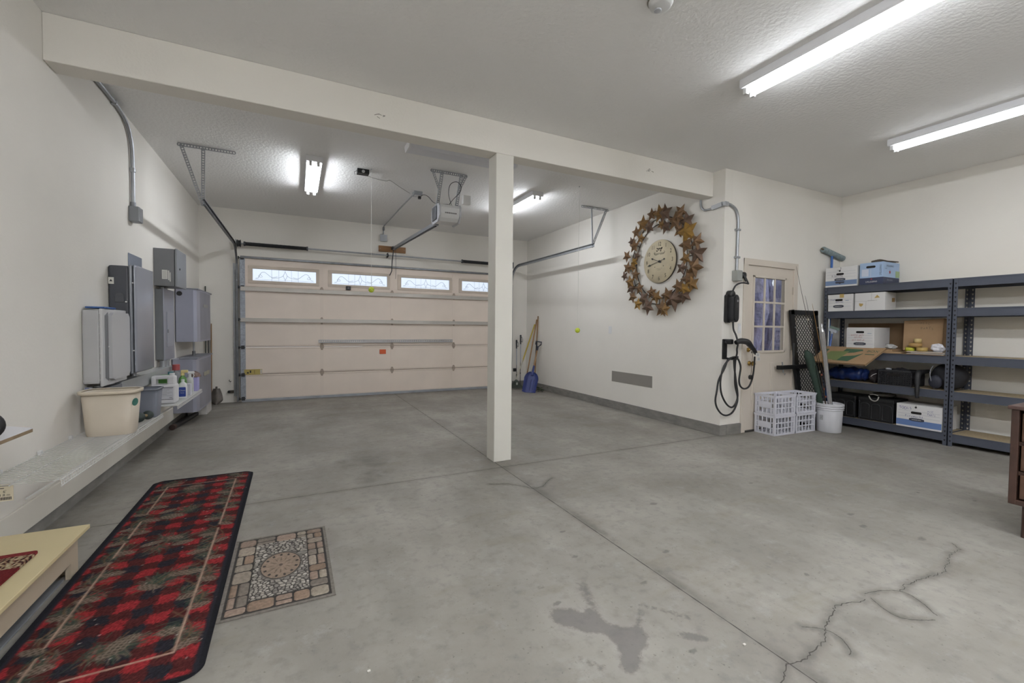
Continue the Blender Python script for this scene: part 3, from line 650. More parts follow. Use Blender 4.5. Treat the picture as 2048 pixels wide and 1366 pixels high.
# safety eye and little rope hook on the front wall left of the door
t = thing('safety_eye_bracket', 'small dark sensor bracket low on the wall left of the garage door', 'sensor', (.50, 8.49, .17))
MB().box(.40, .462, 8.48, YD-.001, .155, .2, .004).build('bracket', M('dull_bracket', '#4b463e', .6, .3), t)
MB().cyl((.395, 8.475, .18), (.395, 8.5, .18), .022, n=14).build('eye', BLACK, t)
tag(MB().tube([(.42, YD-.002, .35), (.42, 8.47, .345), (.40, 8.46, .36), (.405, 8.47, .38)], .005, 6).build('wall_hook', M('dark_hook', '#3a352f', .6, .4)), 'tiny dark hook above the sensor bracket left of the garage door', 'hook')
# ------------------------------------------------------------------ left wall: conduit, cabinets, panels
t = thing('wall_conduit', 'thin steel conduit bending down the left wall to a grey box', 'conduit', (0, 5.3, 2.3))
MB().tube([(.022, 3.918, 3.152), (.022, 4.6, 3.15), (.022, 4.95, 3.14), (.022, 5.16, 3.09), (.022, 5.27, 2.97), (.022, 5.30, 2.8), (.022, 5.302, 2.39)], .0165, 10, smooth=4).build('pipe', GALV, t)
for p in ((4.86, 3.145), (5.302, 2.72)): MB().box(.0005, .043, p[0]-.018, p[0]+.018, p[1]-.022, p[1]+.022, .008).build('strap', GALV, t)
MB().box(.0005, .075, 5.245, 5.36, 2.235, 2.375, .005).cyl((.022, 5.302, 2.37), (.022, 5.302, 2.42), .021, n=12).build('end_box', GREYBOX, t)
MB().box(.075, .08, 5.25, 5.355, 2.24, 2.37).build('cover_plate', GALV, t)

t = thing('inverter_cabinet', 'light grey wall cabinet with a recessed hinged door, above the cream bin', 'cabinet', (.05, 4.45, .83))
MB().box(.001, .10, 4.205, 4.70, .83, 1.375, .012).build('body', LGREY, t)
m = MB(); m.box(.10, .118, 4.20, 4.705, .81, 1.385, .006)
for i in range(11): m.cyl((.106, 4.197, .86+i*.049), (.106, 4.205, .86+i*.049), .006, n=8)
m.build('hinge_flange', M('flange_grey', '#c2c2c3', .45), t)
m = MB(); m.prism([(4.30, .862), (4.36, .845), (4.655, .85), (4.695, .88), (4.695, 1.33), (4.66, 1.36), (4.36, 1.362), (4.30, 1.335)], (.118, 0, 0), EY, EZ, (.026, 0, 0)); dp = m.build('door_panel', M('cabinet_door_grey', '#bcbcbe', .4), t)
MB().prism([(4.245, .87), (4.30, .845), (4.30, 1.36), (4.245, 1.335)], (.1182, 0, 0), EY, EZ, (.004, 0, 0)).build('grip_recess', M('recess_grey', '#77787b', .5), t)
MB().sphere((.124, 4.3, 1.1), .006, 8).build('latch_button', WHITEP, dp)
tag(MB().box(.012, .125, 4.23, 4.46, 1.3865, 1.400, .006).build('blue_cloth', M('blue_cloth', '#3f5f97', .9, noise=(15, .15))), 'small folded blue cloth on top of the light grey cabinet', 'cloth')

t = thing('battery_cabinet', 'tall dark grey battery unit with a glossy silver front cover', 'battery cabinet', (.09, 4.95, .85))
bd = MB().box(.001, .138, 4.715, 5.27, .858, 1.762, .018, 3).build('body', DARKBAT, t)
MB().box(.134, .158, 4.71, 5.275, .85, 1.772, .02, 3).build('trim_band', M('battery_trim', '#85888f', .35, .3), t)
m = MB(); P = [(4.725+.535*i/16, .172+.034*math.sin(PI*i/16)) for i in range(17)]
vs, fs = [], []
for z, k in ((.862, 0), (.88, 1), (1.755, 1), (1.774, 0)):
    for y, x in P: vs.append((x if k else .172, y, z)); 
n = len(P); back = len(vs)
for z in (.862, .88, 1.755, 1.774):
    for y, x in P: vs.append((.164, y, z))
for r in range(3):
    for i in range(n-1):
        a = r*n+i; fs.append((a, a+1, a+n+1, a+n)); b = back+a; fs.append((b, b+n, b+n+1, b+1))
    fs += [(r*n, (r+1)*n, back+(r+1)*n, back+r*n), (r*n+n-1, back+r*n+n-1, back+(r+1)*n+n-1, (r+1)*n+n-1)]
for i in range(n-1): fs += [(i, back+i, back+i+1, i+1), (3*n+i, 3*n+i+1, back+3*n+i+1, back+3*n+i)]
m.add(vs, fs, True); fc = m.build('front_cover', SILVER, t)
m = MB(); m.box(.045, .105, 4.707, 4.717, 1.455, 1.505, .004).cyl((.075, 4.708, 1.505), (.075, 4.717, 1.505), .028, n=16).mat(1).cyl((.118, 4.709, 1.46), (.118, 4.717, 1.46), .007, n=8); m.build('side_handle', [M('handle_graphite', '#55575c', .45), WHITEP], bd)
m = MB(); m.box(.004, .04, 4.7125, 4.7155, 1.605, 1.66).mat(1).prism([(.022+.012*math.cos(a), 1.632+.012*math.sin(a)) for a in (PI/2, PI*7/6, PI*11/6)], (0, 4.7122, 0), EX, EZ, (0, .0004, 0)); m.build('hazard_sticker', [M('sticker_white', '#dcdad2', .5), INK], bd)['label'] = 'small white hazard sticker'
for z in (1.05, 1.62): MB().cyl((.15, 4.72, z), (.165, 4.72, z), .006, n=8).build('cover_screw', WHITEP, fc)
tag(MB().box(.001, .006, 5.21, 5.60, 1.60, 1.935, .002).build('wall_plate', M('blue_grey_plate', '#8d95a3', .4, .5)), 'flat blue-grey metal plate on the left wall behind the tall battery unit', 'wall plate')

t = thing('control_box', 'upper grey metal box with torn white labels on its side, top right of the battery', 'control box', (.1, 6.23, 1.70))
bd = MB().box(.001, .185, 6.012, 6.45, 1.70, 2.11, .004).build('body', M('control_box_grey', '#77787b', .5, .2, noise=(4, .05)), t)
dr = MB().box(.19, .212, 6.008, 6.455, 1.695, 2.115, .006).build('door', GREYBOX, t)
MB().cyl((.212, 6.12, 1.9), (.218, 6.12, 1.9), .012, n=12).build('lock', BLACK, dr)
m = MB(); m.box(.075, .125, 6.009, 6.0118, 1.775, 1.875).box(.13, .14, 6.009, 6.0118, 1.765, 1.87).box(.144, .152, 6.009, 6.0118, 1.75, 1.85)
for i in range(5): m.mat(1).box(.08, .115, 6.0085, 6.009, 1.79+i*.016, 1.794+i*.016)
m.build('torn_labels', [M('label_paper', '#cfcfca', .7), M('label_print', '#9a9a98', .7)], bd)['label'] = 'torn white paper labels'
t = thing('breaker_panel', 'narrow grey breaker panel below the upper control box', 'electrical panel', (.04, 6.26, .885))
MB().box(.001, .075, 6.042, 6.47, .885, 1.665, .003).build('enclosure', M('panel_side_grey', '#6f7276', .5, .2), t)
MB().box(.075, .084, 6.03, 6.48, .875, 1.675, .003).build('cover', M('panel_cover', '#9194a0', .35, .3), t)
dr = MB().box(.084, .089, 6.14, 6.40, 1.02, 1.42, .003).build('door', M('panel_door', '#9a9da8', .35, .3), t)
MB().box(.089, .094, 6.15, 6.18, 1.18, 1.22, .002).build('latch', DGALV, dr)
for y, x, z0, z1 in ((6.15, .04, 1.675, 1.694), (6.3, .04, 1.675, 1.694)): MB().cyl((x, y, z0), (x, y, z1), .022, n=12).build('conduit_nipple', GALV, t)

def storage_battery(label, y0, y1, z0, z1, d, dot, stained):
    t = thing('home_battery', label, 'battery', (d/2, (y0+y1)/2, z0), 'rounded silver battery units')
    body = M('battery_silver_paint', '#9b9dab', .35, .25, noise=(2, .04))
    P = [(.001, y0+.03), (.02, y0), (d-.05, y0), (d-.015, y0+.02), (d, y0+.12), (d+.012, (y0+y1)/2), (d, y1-.12), (d-.02, y1-.01), (d-.06, y1), (.001, y1)]
    MB().prism([(a, b) for a, b in P], (0, 0, z0), EX, EY, (0, 0, z1-z0)).build('shell', body, t)
    m = MB(); m.prism([(d+.001, y0+.13), (d+.0135, (y0+y1)/2), (d+.001, y1-.13), (d-.004, y1-.13), (d-.004, y0+.13)], (0, 0, z0+.02), EX, EY, (0, 0, z1-z0-.04)); fp = m.build('front_panel', M('battery_front_grey', '#8b8c96', .4, .2, noise=(3, .07)), t)
    m = MB()
    if stained: m.box(d+.0115, d+.0145, y0+.35, y1-.35, z0+(z1-z0)*.62, z0+(z1-z0)*.7, .001); m.build('faded_label', M('faded_label', '#a39f8c', .7, noise=(20, .25)), fp)
    else: m.box(d+.0115, d+.0145, y0+.3, y1-.4, z0+(z1-z0)*.68, z0+(z1-z0)*.74, .001); m.build('nameplate', M('pale_nameplate', '#a2a29c', .6), fp)
    if dot: MB().cyl((.055, y0-.003, z1-.06), (.055, y0+.002, z1-.06), .03, n=20).build('plug_cap', BLACK, t)
    m = MB(); m.box(d*.3, d+.004, y0-.004, y1+.004, z1-.004, z1+.014, .006); m.build('top_lip', M('battery_lip', '#7c7e86', .45), t)
    return t
storage_battery('upper rounded silver battery hung on the left wall, black cap on its side', 6.90, 7.92, 1.055, 1.735, .25, True, False)
storage_battery('lower rounded silver battery with a faded label, near the floor', 6.70, 7.80, .17, .845, .27, False, True)
MB_ = MB().box(.02, .25, 7.45, 7.83, 0, .169, .01).build('battery_plinth', M('white_plinth', '#c4c1bd', .6, noise=(5, .06))); tag(MB_, 'white block under the lower silver battery', 'plinth')
t = thing('cable_pipe', 'short grey pipe between the two rounded silver batteries', 'pipe', (.14, 7.25, .859))
MB().cyl((.14, 7.25, .86), (.14, 7.25, 1.054), .012, n=10).build('pipe', GALV, t); MB().cyl((.14, 7.25, .86), (.14, 7.25, .92), .02, n=10).build('coupling', DGALV, t)
t = thing('wireway', 'long pale grey metal wireway under the wall cabinets', 'wireway', (.06, 5.4, .69))
MB().box(.001, .11, 4.62, 6.32, .69, .80, .004).build('trough', M('wireway_grey', '#a3a5a6', .45, .2, noise=(3, .05)), t)
MB().box(.001, .112, 4.265, 4.61, .70, .79, .004).build('dark_end_box', M('wireway_dark', '#6f7277', .5, .2), t)
for y, z1, r in ((4.33, .808, .022), (4.55, .808, .026), (4.8, .848, .024), (5.12, .848, .024), (6.12, .873, .03), (6.28, .873, .024)): MB().cyl((.05, y, .785), (.05, y, z1), r, n=14).cyl((.05, y, z1-.014), (.05, y, z1), r*1.25, n=8).build('nipple', GALV, t)
t = thing('drop_conduit', 'pair of short pipes running down behind the cream bin', 'conduit', (.03, 4.25, .2))
MB().cyl((.032, 4.232, .53), (.032, 4.232, .808), .017, n=12).build('steel_pipe', GALV, t)
MB().tube([(.022, 4.19, .53), (.022, 4.185, .62), (.026, 4.20, .808)], .011, 8, smooth=4).build('blue_hose', M('blue_grey_hose', '#7f86a0', .5), t)

# ------------------------------------------------------------------ wire shelf and what stands on it
WIREW = M('white_vinyl_wire', '#d5d4d1', .4)
def wire_shelf(label, y0, y1, d, solid):
    t = thing('wire_shelf', label, 'shelf', (d/2, (y0+y1)/2, .46), 'white wall shelves low on the left wall')
    z = .49; m = MB(); y = y0+.005
    while y < y1: m.cyl((.012, y, z), (d, y, z), .0015, n=5); y += .0254*(1 if not solid else .6)
    m.build('deck', WIREW, t)
    m = MB()
    for x, zz in ((.014, z-.003), (d*.45, z-.003), (d, z), (d+.002, z-.03)): m.cyl((x, y0, zz), (x, y1, zz), .003, n=6)
    m.build('runner', WIREW, t)
    m = MB(); y = y0+.005
    while y < y1: m.cyl((d, y, z), (d+.002, y, z-.03), .0018, n=5); y += .0254
    m.cyl((d+.001, y0, z-.016), (d+.001, y1, z-.016), .002, n=5); m.build('front_lip', WIREW, t)
    y = y0+.25
    while y < y1: MB().box(.001, .02, y-.012, y+.012, z-.012, z+.018, .003).build('wall_clip', WHITEP, t); y += .4
    for y in (y0+.5, y1-.25): MB().bar((.006, y, .27), (d-.02, y, z-.006), .014, .008).build('brace', WIREW, t)
    if solid: MB().box(.012, d-.004, y0, y1, z+.0025, z+.007, .001).build('liner', M('shelf_liner', '#c9c9c6', .5), t)
wire_shelf('white wire shelf carrying the cream bin, with a paper price tag', 2.93, 4.80, .335, False)
wire_shelf('white wire shelf holding cleaning bottles, farther along the left wall', 5.18, 6.42, .36, True)
t = thing('price_tag', 'paper size tag hanging on the near end of the wire shelf', 'tag', (.1, 2.99, .42))
m = MB(); m.box(.082, .142, 2.985, 2.988, .40, .483); m.mat(1).box(.088, .137, 2.9842, 2.985, .474, .479).box(.083, .11, 2.9842, 2.985, .462, .465)
m.text('6\'', .018, (.112, 2.9845, .447), EX, EZ).text('1.8 m', .017, (.112, 2.9845, .430), EX, EZ)
for i in range(9): m.box(.088+i*.0055, .091+i*.0055, 2.9842, 2.985, .406, .42)
m.build('card', [M('tag_paper', '#d8cfb8', .7), INK], t)

t = thing('waste_bin', 'cream plastic waste bin with a round green sticker, on the wire shelf', 'bin', (.215, 4.03, .4925))
def oval_ring(cx, cy, z, hx, hy, e=3.2, n=36):
    out = []
    for i in range(n):
        a = 2*PI*i/n; c, s = math.cos(a), math.sin(a)
        out.append((cx+hx*math.copysign(abs(c)**(2/e), c), cy+hy*math.copysign(abs(s)**(2/e), s), z))
    return out
def loft(mb, rings, cap0=True, cap1=False):
    n = len(rings[0]); vs = [p for r in rings for p in r]
    mb.add(vs, [(k*n+i, k*n+(i+1) % n, (k+1)*n+(i+1) % n, (k+1)*n+i) for k in range(len(rings)-1) for i in range(n)], True)
    if cap0: mb.add(rings[0], [tuple(range(n-1, -1, -1))])
    if cap1: mb.add(rings[-1], [tuple(range(n))])
bz = .4937; cx, cy = .215, 4.03
m = MB(); loft(m, [oval_ring(cx, cy, bz, .128, .085, 4), oval_ring(cx, cy, bz+.02, .133, .09, 4), oval_ring(cx, cy, bz+.305, .152, .112, 4), oval_ring(cx, cy, bz+.305, .148, .108, 4), oval_ring(cx, cy, bz+.02, .127, .084, 4), oval_ring(cx, cy, bz+.012, .02, .02)], True, True)
tb = m.build('tub', CREAMP, t)
m = MB(); loft(m, [oval_ring(cx, cy, bz+.292, .150, .110, 4), oval_ring(cx, cy, bz+.290, .164, .123, 4), oval_ring(cx, cy, bz+.311, .167, .126, 4), oval_ring(cx, cy, bz+.314, .162, .12, 4), oval_ring(cx, cy, bz+.31, .148, .108, 4)], False, False)
m.build('rim', M('cream_rim', '#d4c8b5', .4), t)
m = MB(); m.rrect(.055, .055, .0274, (.3585, 3.972, bz+.225), (.35, .94, 0), (.07, -.03, 1), (.0015, -.0006, 0)); m.build('sticker', M('green_sticker', '#3c7468', .5), tb)['label'] = 'round green sticker'
t = thing('grey_bin', 'grey plastic bin standing just behind the cream bin on the wire shelf', 'bin', (.2, 4.62, .4925))
m = MB(); loft(m, [oval_ring(.235, 4.675, .4925, .095, .085, 8, 40), oval_ring(.235, 4.675, .73, .112, .1, 8, 40), oval_ring(.235, 4.675, .73, .107, .095, 8, 40), oval_ring(.235, 4.675, .5, .09, .08, 8, 40)], True, True); m.build('tub', M('slate_bin_plastic', '#6d717c', .45), t)
m = MB(); loft(m, [oval_ring(.235, 4.675, .722, .112, .1, 8, 40), oval_ring(.235, 4.675, .722, .118, .106, 8, 40), oval_ring(.235, 4.675, .735, .118, .106, 8, 40), oval_ring(.235, 4.675, .735, .107, .095, 8, 40)], False); m.build('rim', M('slate_bin_rim', '#7b7f88', .45), t)
t = thing('dumbbell', 'dark green dumbbell lying on the wire shelf between the two bins', 'dumbbell', (.28, 4.45, .4925))
DG = M('dark_green_rubber', '#2f3a38', .55, noise=(10, .15)); 
for p, r in (((.268, 4.40, .534), .04), ((.30, 4.51, .530), .036)): MB().sphere(p, r, 14, 1.05, .75).build('weight', DG, t)
MB().cyl((.274, 4.42, .534), (.294, 4.49, .531), .013, n=10).build('grip', M('tan_grip', '#7d6c4c', .6), t)

# cleaning supplies on the second shelf (deck top z=.4975)
SZ = .4975
def bottle_prof(mb, cx, cy, w, d, h, neck, e=4, z0=SZ):
    loft(mb, [oval_ring(cx, cy, z0, w*.46, d*.46, e), oval_ring(cx, cy, z0+.008, w/2, d/2, e), oval_ring(cx, cy, z0+h*.62, w/2, d/2, e), oval_ring(cx, cy, z0+h*.78, w*.42, d*.42, 3), oval_ring(cx, cy, z0+h*.86, neck, neck, 2), oval_ring(cx, cy, z0+h*.9, neck, neck, 2)], True, True)
t = thing('jug', 'large white jug with a handle and printed label on the far shelf', 'jug', (.235, 5.38, SZ))
m = MB(); x0, x1, y0, y1 = .125, .325, 5.31, 5.45
m.box(x0, x1, y0, y1, SZ, SZ+.19, .018, 3).box(x0, x0+.04, y0+.02, y1-.02, SZ+.17, SZ+.265, .012).box(x1-.075, x1-.01, y0+.02, y1-.02, SZ+.17, SZ+.27, .015).box(x0, x1-.02, y0+.025, y1-.025, SZ+.24, SZ+.272, .012)
bd = m.build('body', M('jug_plastic', '#d9d8da', .35), t)
m = MB(); m.box(x0+.02, x1-.02, y0-.0012, y0+.001, SZ+.04, SZ+.165).mat(1)
m.box(x0+.02, x1-.02, y0-.0018, y0-.0012, SZ+.155, SZ+.16).box(x0+.02, x1-.02, y0-.0018, y0-.0012, SZ+.042, SZ+.046)
for i in range(7): m.box(x0+.03, x1-.03-.02*(i % 3), y0-.0018, y0-.0012, SZ+.145-i*.011, SZ+.1463-i*.011)
m.text('73%', .016, (x1-.04, y0-.002, SZ+.058), EX, EZ)
m.build('label', [M('jug_label', '#c9c9cf', .6), INK], bd)['label'] = 'printed label with fine black lines'
MB().cyl((x1-.042, 5.38, SZ+.268), (x1-.042, 5.38, SZ+.295), .022, n=16).build('cap', WHITEP, t)
t = thing('spray_bottle', 'white spray bottle with a blue label in front of the shelf items', 'bottle', (.315, 5.66, SZ))
m = MB(); bottle_prof(m, .315, 5.66, .075, .055, .20, .014); bd = m.build('body', M('white_bottle', '#e0e0e2', .35), t)
m = MB(); m.rrect(.06, .1, .008, (.315, 5.6315, SZ+.07), EX, EZ, (0, .003, 0)).mat(1).text('Clean', .022, (.315, 5.631, SZ+.085), EX, (.15, 0, 1)).text('Home', .014, (.315, 5.631, SZ+.06), EX, EZ); m.build('label', [M('blue_bottle_label', '#2d459a', .4), WHITEP], bd)['label'] = 'blue label'
MB().cyl((.315, 5.66, SZ+.178), (.315, 5.66, SZ+.20), .016, n=12).build('cap', WHITEP, t)
t = thing('green_bottle', 'green bottle with a pale yellow trigger top, behind the blue-labelled bottle', 'bottle', (.25, 6.0, SZ))
m = MB(); bottle_prof(m, .25, 6.0, .075, .06, .235, .016); m.build('body', M('green_bottle_plastic', '#4d7a3a', .4), t)
MB().cyl((.25, 6.0, SZ+.21), (.25, 6.0, SZ+.24), .018, n=12).box(.235, .30, 5.985, 6.015, SZ+.24, SZ+.27, .006).build('trigger_head', M('pale_yellow_plastic', '#dccb8d', .4), t)
t = thing('blue_bottle', 'dark blue bottle with a teal cap on the far shelf, behind the white jug', 'bottle', (.19, 5.77, SZ))
m = MB(); bottle_prof(m, .19, 5.77, .09, .06, .27, .018); m.build('body', M('dark_blue_bottle', '#34507f', .4), t)
MB().cyl((.19, 5.77, SZ+.24), (.19, 5.77, SZ+.275), .024, n=14).build('cap', M('teal_cap', '#3d7c86', .4), t)
t = thing('wipes_pack', 'bright green soft pack lying behind the white jug handle', 'pack', (.17, 5.60, SZ))
m = MB(); m.box(.115, .235, 5.50, 5.67, SZ, SZ+.25, .03, 3); m.build('pack', M('bright_green_film', '#5d9a45', .4, noise=(12, .15)), t)
m = MB(); m.box(.14, .215, 5.53, 5.64, SZ+.25, SZ+.257, .003); m.build('flap', M('light_green_flap', '#7fb36a', .4), t)
t = thing('red_bottle', 'red-capped bottle on the far shelf below the breaker panel', 'bottle', (.165, 6.13, SZ))
m = MB(); bottle_prof(m, .165, 6.13, .08, .08, .29, .02, 2.5); m.build('body', M('grey_bottle_body', '#8c8f93', .4), t)
MB().cyl((.165, 6.13, SZ+.26), (.165, 6.13, SZ+.325), .036, n=16).build('cap', M('red_cap', '#a04a4a', .45), t)
t = thing('spray_trigger_bottle', 'white trigger bottle behind the green bottle on the far shelf', 'bottle', (.29, 6.14, SZ))
m = MB(); bottle_prof(m, .29, 6.14, .07, .06, .21, .014); m.build('body', M('translucent_white', '#c8cac8', .35), t)
m = MB(); m.cyl((.29, 6.14, SZ+.185), (.29, 6.14, SZ+.215), .015, n=10).box(.27, .335, 6.128, 6.152, SZ+.212, SZ+.24, .006).tube([(.32, 6.14, SZ+.22), (.33, 6.14, SZ+.195), (.322, 6.14, SZ+.17)], .005, 6); m.build('trigger_head', WHITEP, t)
t = thing('white_carton', 'small white carton at the front edge of the far shelf', 'box', (.31, 5.90, SZ))
MB().box(.285, .345, 5.86, 5.93, SZ, SZ+.125, .002).build('carton', M('white_carton_board', '#cfcfd8', .6), t)
t = thing('purple_carton', 'lavender and white carton at the far end of the cleaning shelf', 'box', (.31, 6.27, SZ))
MB().box(.27, .348, 6.22, 6.33, SZ, SZ+.16, .002).build('carton', M('lavender_board', '#a9a6d6', .6), t)
MB().box(.268, .309, 6.218, 6.3315, SZ+.001, SZ+.161, .002).build('white_side', M('carton_white', '#d6d4dc', .6), t)
t = thing('rag_bundle', 'brown and cream crumpled rag on top of the lavender carton', 'rag', (.31, 6.27, SZ+.162))
m = MB()
vs = [(.31+.055*math.cos(a)*math.cos(b)*(1+.25*math.sin(3*a+2*b)), 6.275+.06*math.sin(a)*math.cos(b)*(1+.2*math.sin(4*a)), SZ+.162+.055*max(0, math.sin(b))*(1+.3*math.sin(5*a))) for b in np.linspace(0, PI/2, 7) for a in np.linspace(0, 2*PI, 19)[:-1]]
m.add(vs, [(k*18+i, k*18+(i+1) % 18, (k+1)*18+(i+1) % 18, (k+1)*18+i) for k in range(6) for i in range(18)], True); m.add(vs[:18], [tuple(range(17, -1, -1))])
m.build('rag', M('rag_cloth', '#7d6a63', .9, noise=(30, .6)), t)

# ------------------------------------------------------------------ corner clutter
t = thing('black_pipe', 'black pipe lying on the floor under the lower silver battery', 'pipe', (.1, 6.9, 0))
MB().cyl((.05, 6.55, .03), (.13, 7.42, .03), .03, n=16).build('pipe', MBLACK, t)
MB().cyl((.045, 6.50, .034), (.05, 6.56, .034), .034, n=16).build('end_cap', M('brown_rubber', '#4a3832', .7), t)
DARKB = M('dark_green_board', '#2c3330', .6)
for lab, x, h, mt in (('tall dark board in the front left corner, its tip above the upper battery', .085, 1.90, DARKB), ('shorter dark board leaning between the batteries in the corner', .122, 1.30, M('charcoal_board', '#3b3b3c', .6)), ('tan wooden stick leaning in the front left corner', .160, 1.30, WOODH)):
    tag(MB().bar((x, 8.455, .003), (x, 8.50, h), .035, .010, EX).build('leaning_board' if mt is not WOODH else 'wooden_stick', mt), lab, 'board' if mt is not WOODH else 'stick')
t = thing('spade', 'dull steel spade blade standing on the floor beside the lower silver battery', 'spade', (.24, 8.4, 0))
m = MB(); P = []
vs = []; nu, nv = 9, 10
for j in range(nv+1):
    v = j/nv; hw = .095*(1-.55*v**2.2) if v > .25 else .095*math.sqrt(max(.05, v/.25))
    for i in range(nu+1):
        u = -1+2*i/nu; vs.append((.235+u*hw, 8.34+.07*v-.03*(1-u*u), .004+.25*v))
m.add(vs, [(j*(nu+1)+i, j*(nu+1)+i+1, (j+1)*(nu+1)+i+1, (j+1)*(nu+1)+i) for j in range(nv) for i in range(nu)], True)
m.add([(x, y+.004, z) for x, y, z in vs], [(j*(nu+1)+i, (j+1)*(nu+1)+i, (j+1)*(nu+1)+i+1, j*(nu+1)+i+1) for j in range(nv) for i in range(nu)], True)
m.build('blade', M('worn_spade_steel', '#5c5651', .5, .5, noise=(8, .3)), t)
MB().cyl((.235, 8.395, .235), (.235, 8.405, .285), .018, .014, n=10).build('socket', M('worn_spade_steel', '#5c5651', .5, .5), t)
# ------------------------------------------------------------------ right wall: star wreath, clock, vent plate
t = thing('star_wreath', 'big oval wreath of rusty brown metal stars around the round wall clock', 'wall decoration', (XR, 4.57, 1.45))
RUST = [M('rusty_star_%d' % i, c, .5, .25, noise=(18, .4)) for i, c in enumerate(('#7c5f42', '#8a6a3f', '#6d5748', '#9a7738'))]
stars=[(4.722,2.901,.076),(4.547,2.875,.103),(4.425,2.848,.103),(4.194,2.808,.09),(4.523,2.716,.062),(4.456,2.674,.083),(4.269,2.711,.103),(4.184,2.739,.076),(4.081,2.671,.103),(4.052,2.528,.131),(4.213,2.579,.083),(4.872,2.795,.103),(4.717,2.72,.083),(5.019,2.705,.076),(4.919,2.597,.069),(5.137,2.589,.062),(5.046,2.505,.083),(5.176,2.372,.076),(5.008,2.356,.062),(5.05,2.271,.062),(5.205,2.205,.083),(5.081,2.198,.062),(5.248,2.085,.062),(5.022,2.077,.076),(5.108,1.979,.083),(5.117,1.895,.09),(4.919,1.872,.076),(5.035,1.751,.076),(4.84,1.717,.09),(4.933,1.64,.076),(4.7,1.797,.076),(4.579,1.725,.083),(4.714,1.594,.097),(4.488,1.564,.103),(4.413,1.547,.083),(4.282,1.68,.138),(4.382,1.741,.09),(4.173,1.842,.083),(4.094,1.723,.097),(4.079,1.801,.083),(4.042,1.93,.11),(3.967,1.851,.09),(4.121,2.071,.076),(3.949,2.063,.11),(4.075,2.19,.076),(3.915,2.233,.117),(4.08,2.369,.097),(3.888,2.375,.09)]
for i, (y, z, r) in enumerate(stars):
    r *= 1.33; a0 = random.uniform(0, 2*PI/5); xb = XR-.02-(.02 if r > .1 else .012)*(1+(i*7 % 5)*.55); hgt = r*.36
    rim = [(xb, y+(r if k % 2 == 0 else r*.48)*math.sin(a0+k*PI/5), z+(r if k % 2 == 0 else r*.48)*math.cos(a0+k*PI/5)) for k in range(10)]
    ap = (xb-hgt, y, z); bk = (xb+.004, y, z)
    m = MB(); m.add(rim+[ap, bk], [(k, (k+1) % 10, 10) for k in range(10)]+[((k+1) % 10, k, 11) for k in range(10)])
    m.build('star', RUST[[0, 1, 2, 0, 1, 2, 0, 0, 2, 3][i % 10]], t, False)
m = MB()
ring = [(XR-.012, 4.57+.56*math.cos(a), 2.225+.60*math.sin(a)) for a in np.linspace(0, 2*PI, 48)[:-1]]; m.tube(ring, .006, 6, closed=True)
ring = [(XR-.012, 4.57+.47*math.cos(a), 2.225+.52*math.sin(a)) for a in np.linspace(0, 2*PI, 48)[:-1]]; m.tube(ring, .006, 6, closed=True)
for a in np.linspace(0, 2*PI, 13)[:-1]: m.cyl((XR-.012, 4.57+.46*math.cos(a), 2.225+.51*math.sin(a)), (XR-.012, 4.57+.57*math.cos(a), 2.225+.61*math.sin(a)), .005, n=6)
m.build('wire_ring', M('dark_wire', '#33291f', .6, .4), t)

t = thing('wall_clock', 'round cream wall clock with dark numerals inside the star wreath', 'clock', (XR, 4.572, 1.92))
cy, cz, x0 = 4.572, 2.22, XR-.03
MB().lathe([(0, 0), (.298, 0), (.3, .004), (.3, .026), (0, .026)], (XR-.0005, cy, cz), NX, 64).build('edge', M('clock_edge', '#4a4238', .6), t)
dl = MB().lathe([(.2985, .026), (.2975, .0285), (0, .0285)], (XR-.0005, cy, cz), NX, 64).build('dial', M('aged_clock_face', '#cfc3a6', .6, noise=(5, .14)), t)
m = MB(); xf = XR-.0298; CU, CV = (0, -1, 0), (0, 0, 1)
for h in range(1, 13):
    a = h*PI/6; m.text(str(h), .078, (xf, cy-.238*math.sin(a), cz+.238*math.cos(a)), CU, CV, sx=.8)
for a in (0,):
    m.text('Kensington', .044, (xf, cy, cz+.112), CU, CV, sx=.9); 
for k in range(14):                                    # small vineyard engraving above the centre
    m.cyl((xf, cy+random.uniform(-.06, .06), cz+.15+random.uniform(-.012, .035)), (xf-.0004, cy+random.uniform(-.06, .06), cz+.15+random.uniform(-.012, .035)), random.uniform(.006, .013), n=8) if False else m.box(xf-.0004, xf, *(lambda c: (c-.009, c+.009))(cy+random.uniform(-.06, .06)), *(lambda c: (c-.007, c+.007))(cz+.155+random.uniform(-.015, .03)))
for s_ in (-1, 1):
    m.tube([(xf, cy+s_*.03, cz+.1), (xf, cy+s_*.07, cz+.095), (xf, cy+s_*.1, cz+.12), (xf, cy+s_*.085, cz+.135)], .002, 5, smooth=4)
    m.cyl((xf, cy+s_*.08, cz-.07), (xf-.0006, cy+s_*.08, cz-.07), .007, n=12)
m.box(xf-.0004, xf, cy-.06, cy+.06, cz-.1, cz-.098).box(xf-.0004, xf, cy-.03, cy+.03, cz-.118, cz-.115)
m.build('numerals', M('clock_ink', '#3d352b', .7), dl)
HANDS = M('black_clock_hand', '#1d1a18', .5)
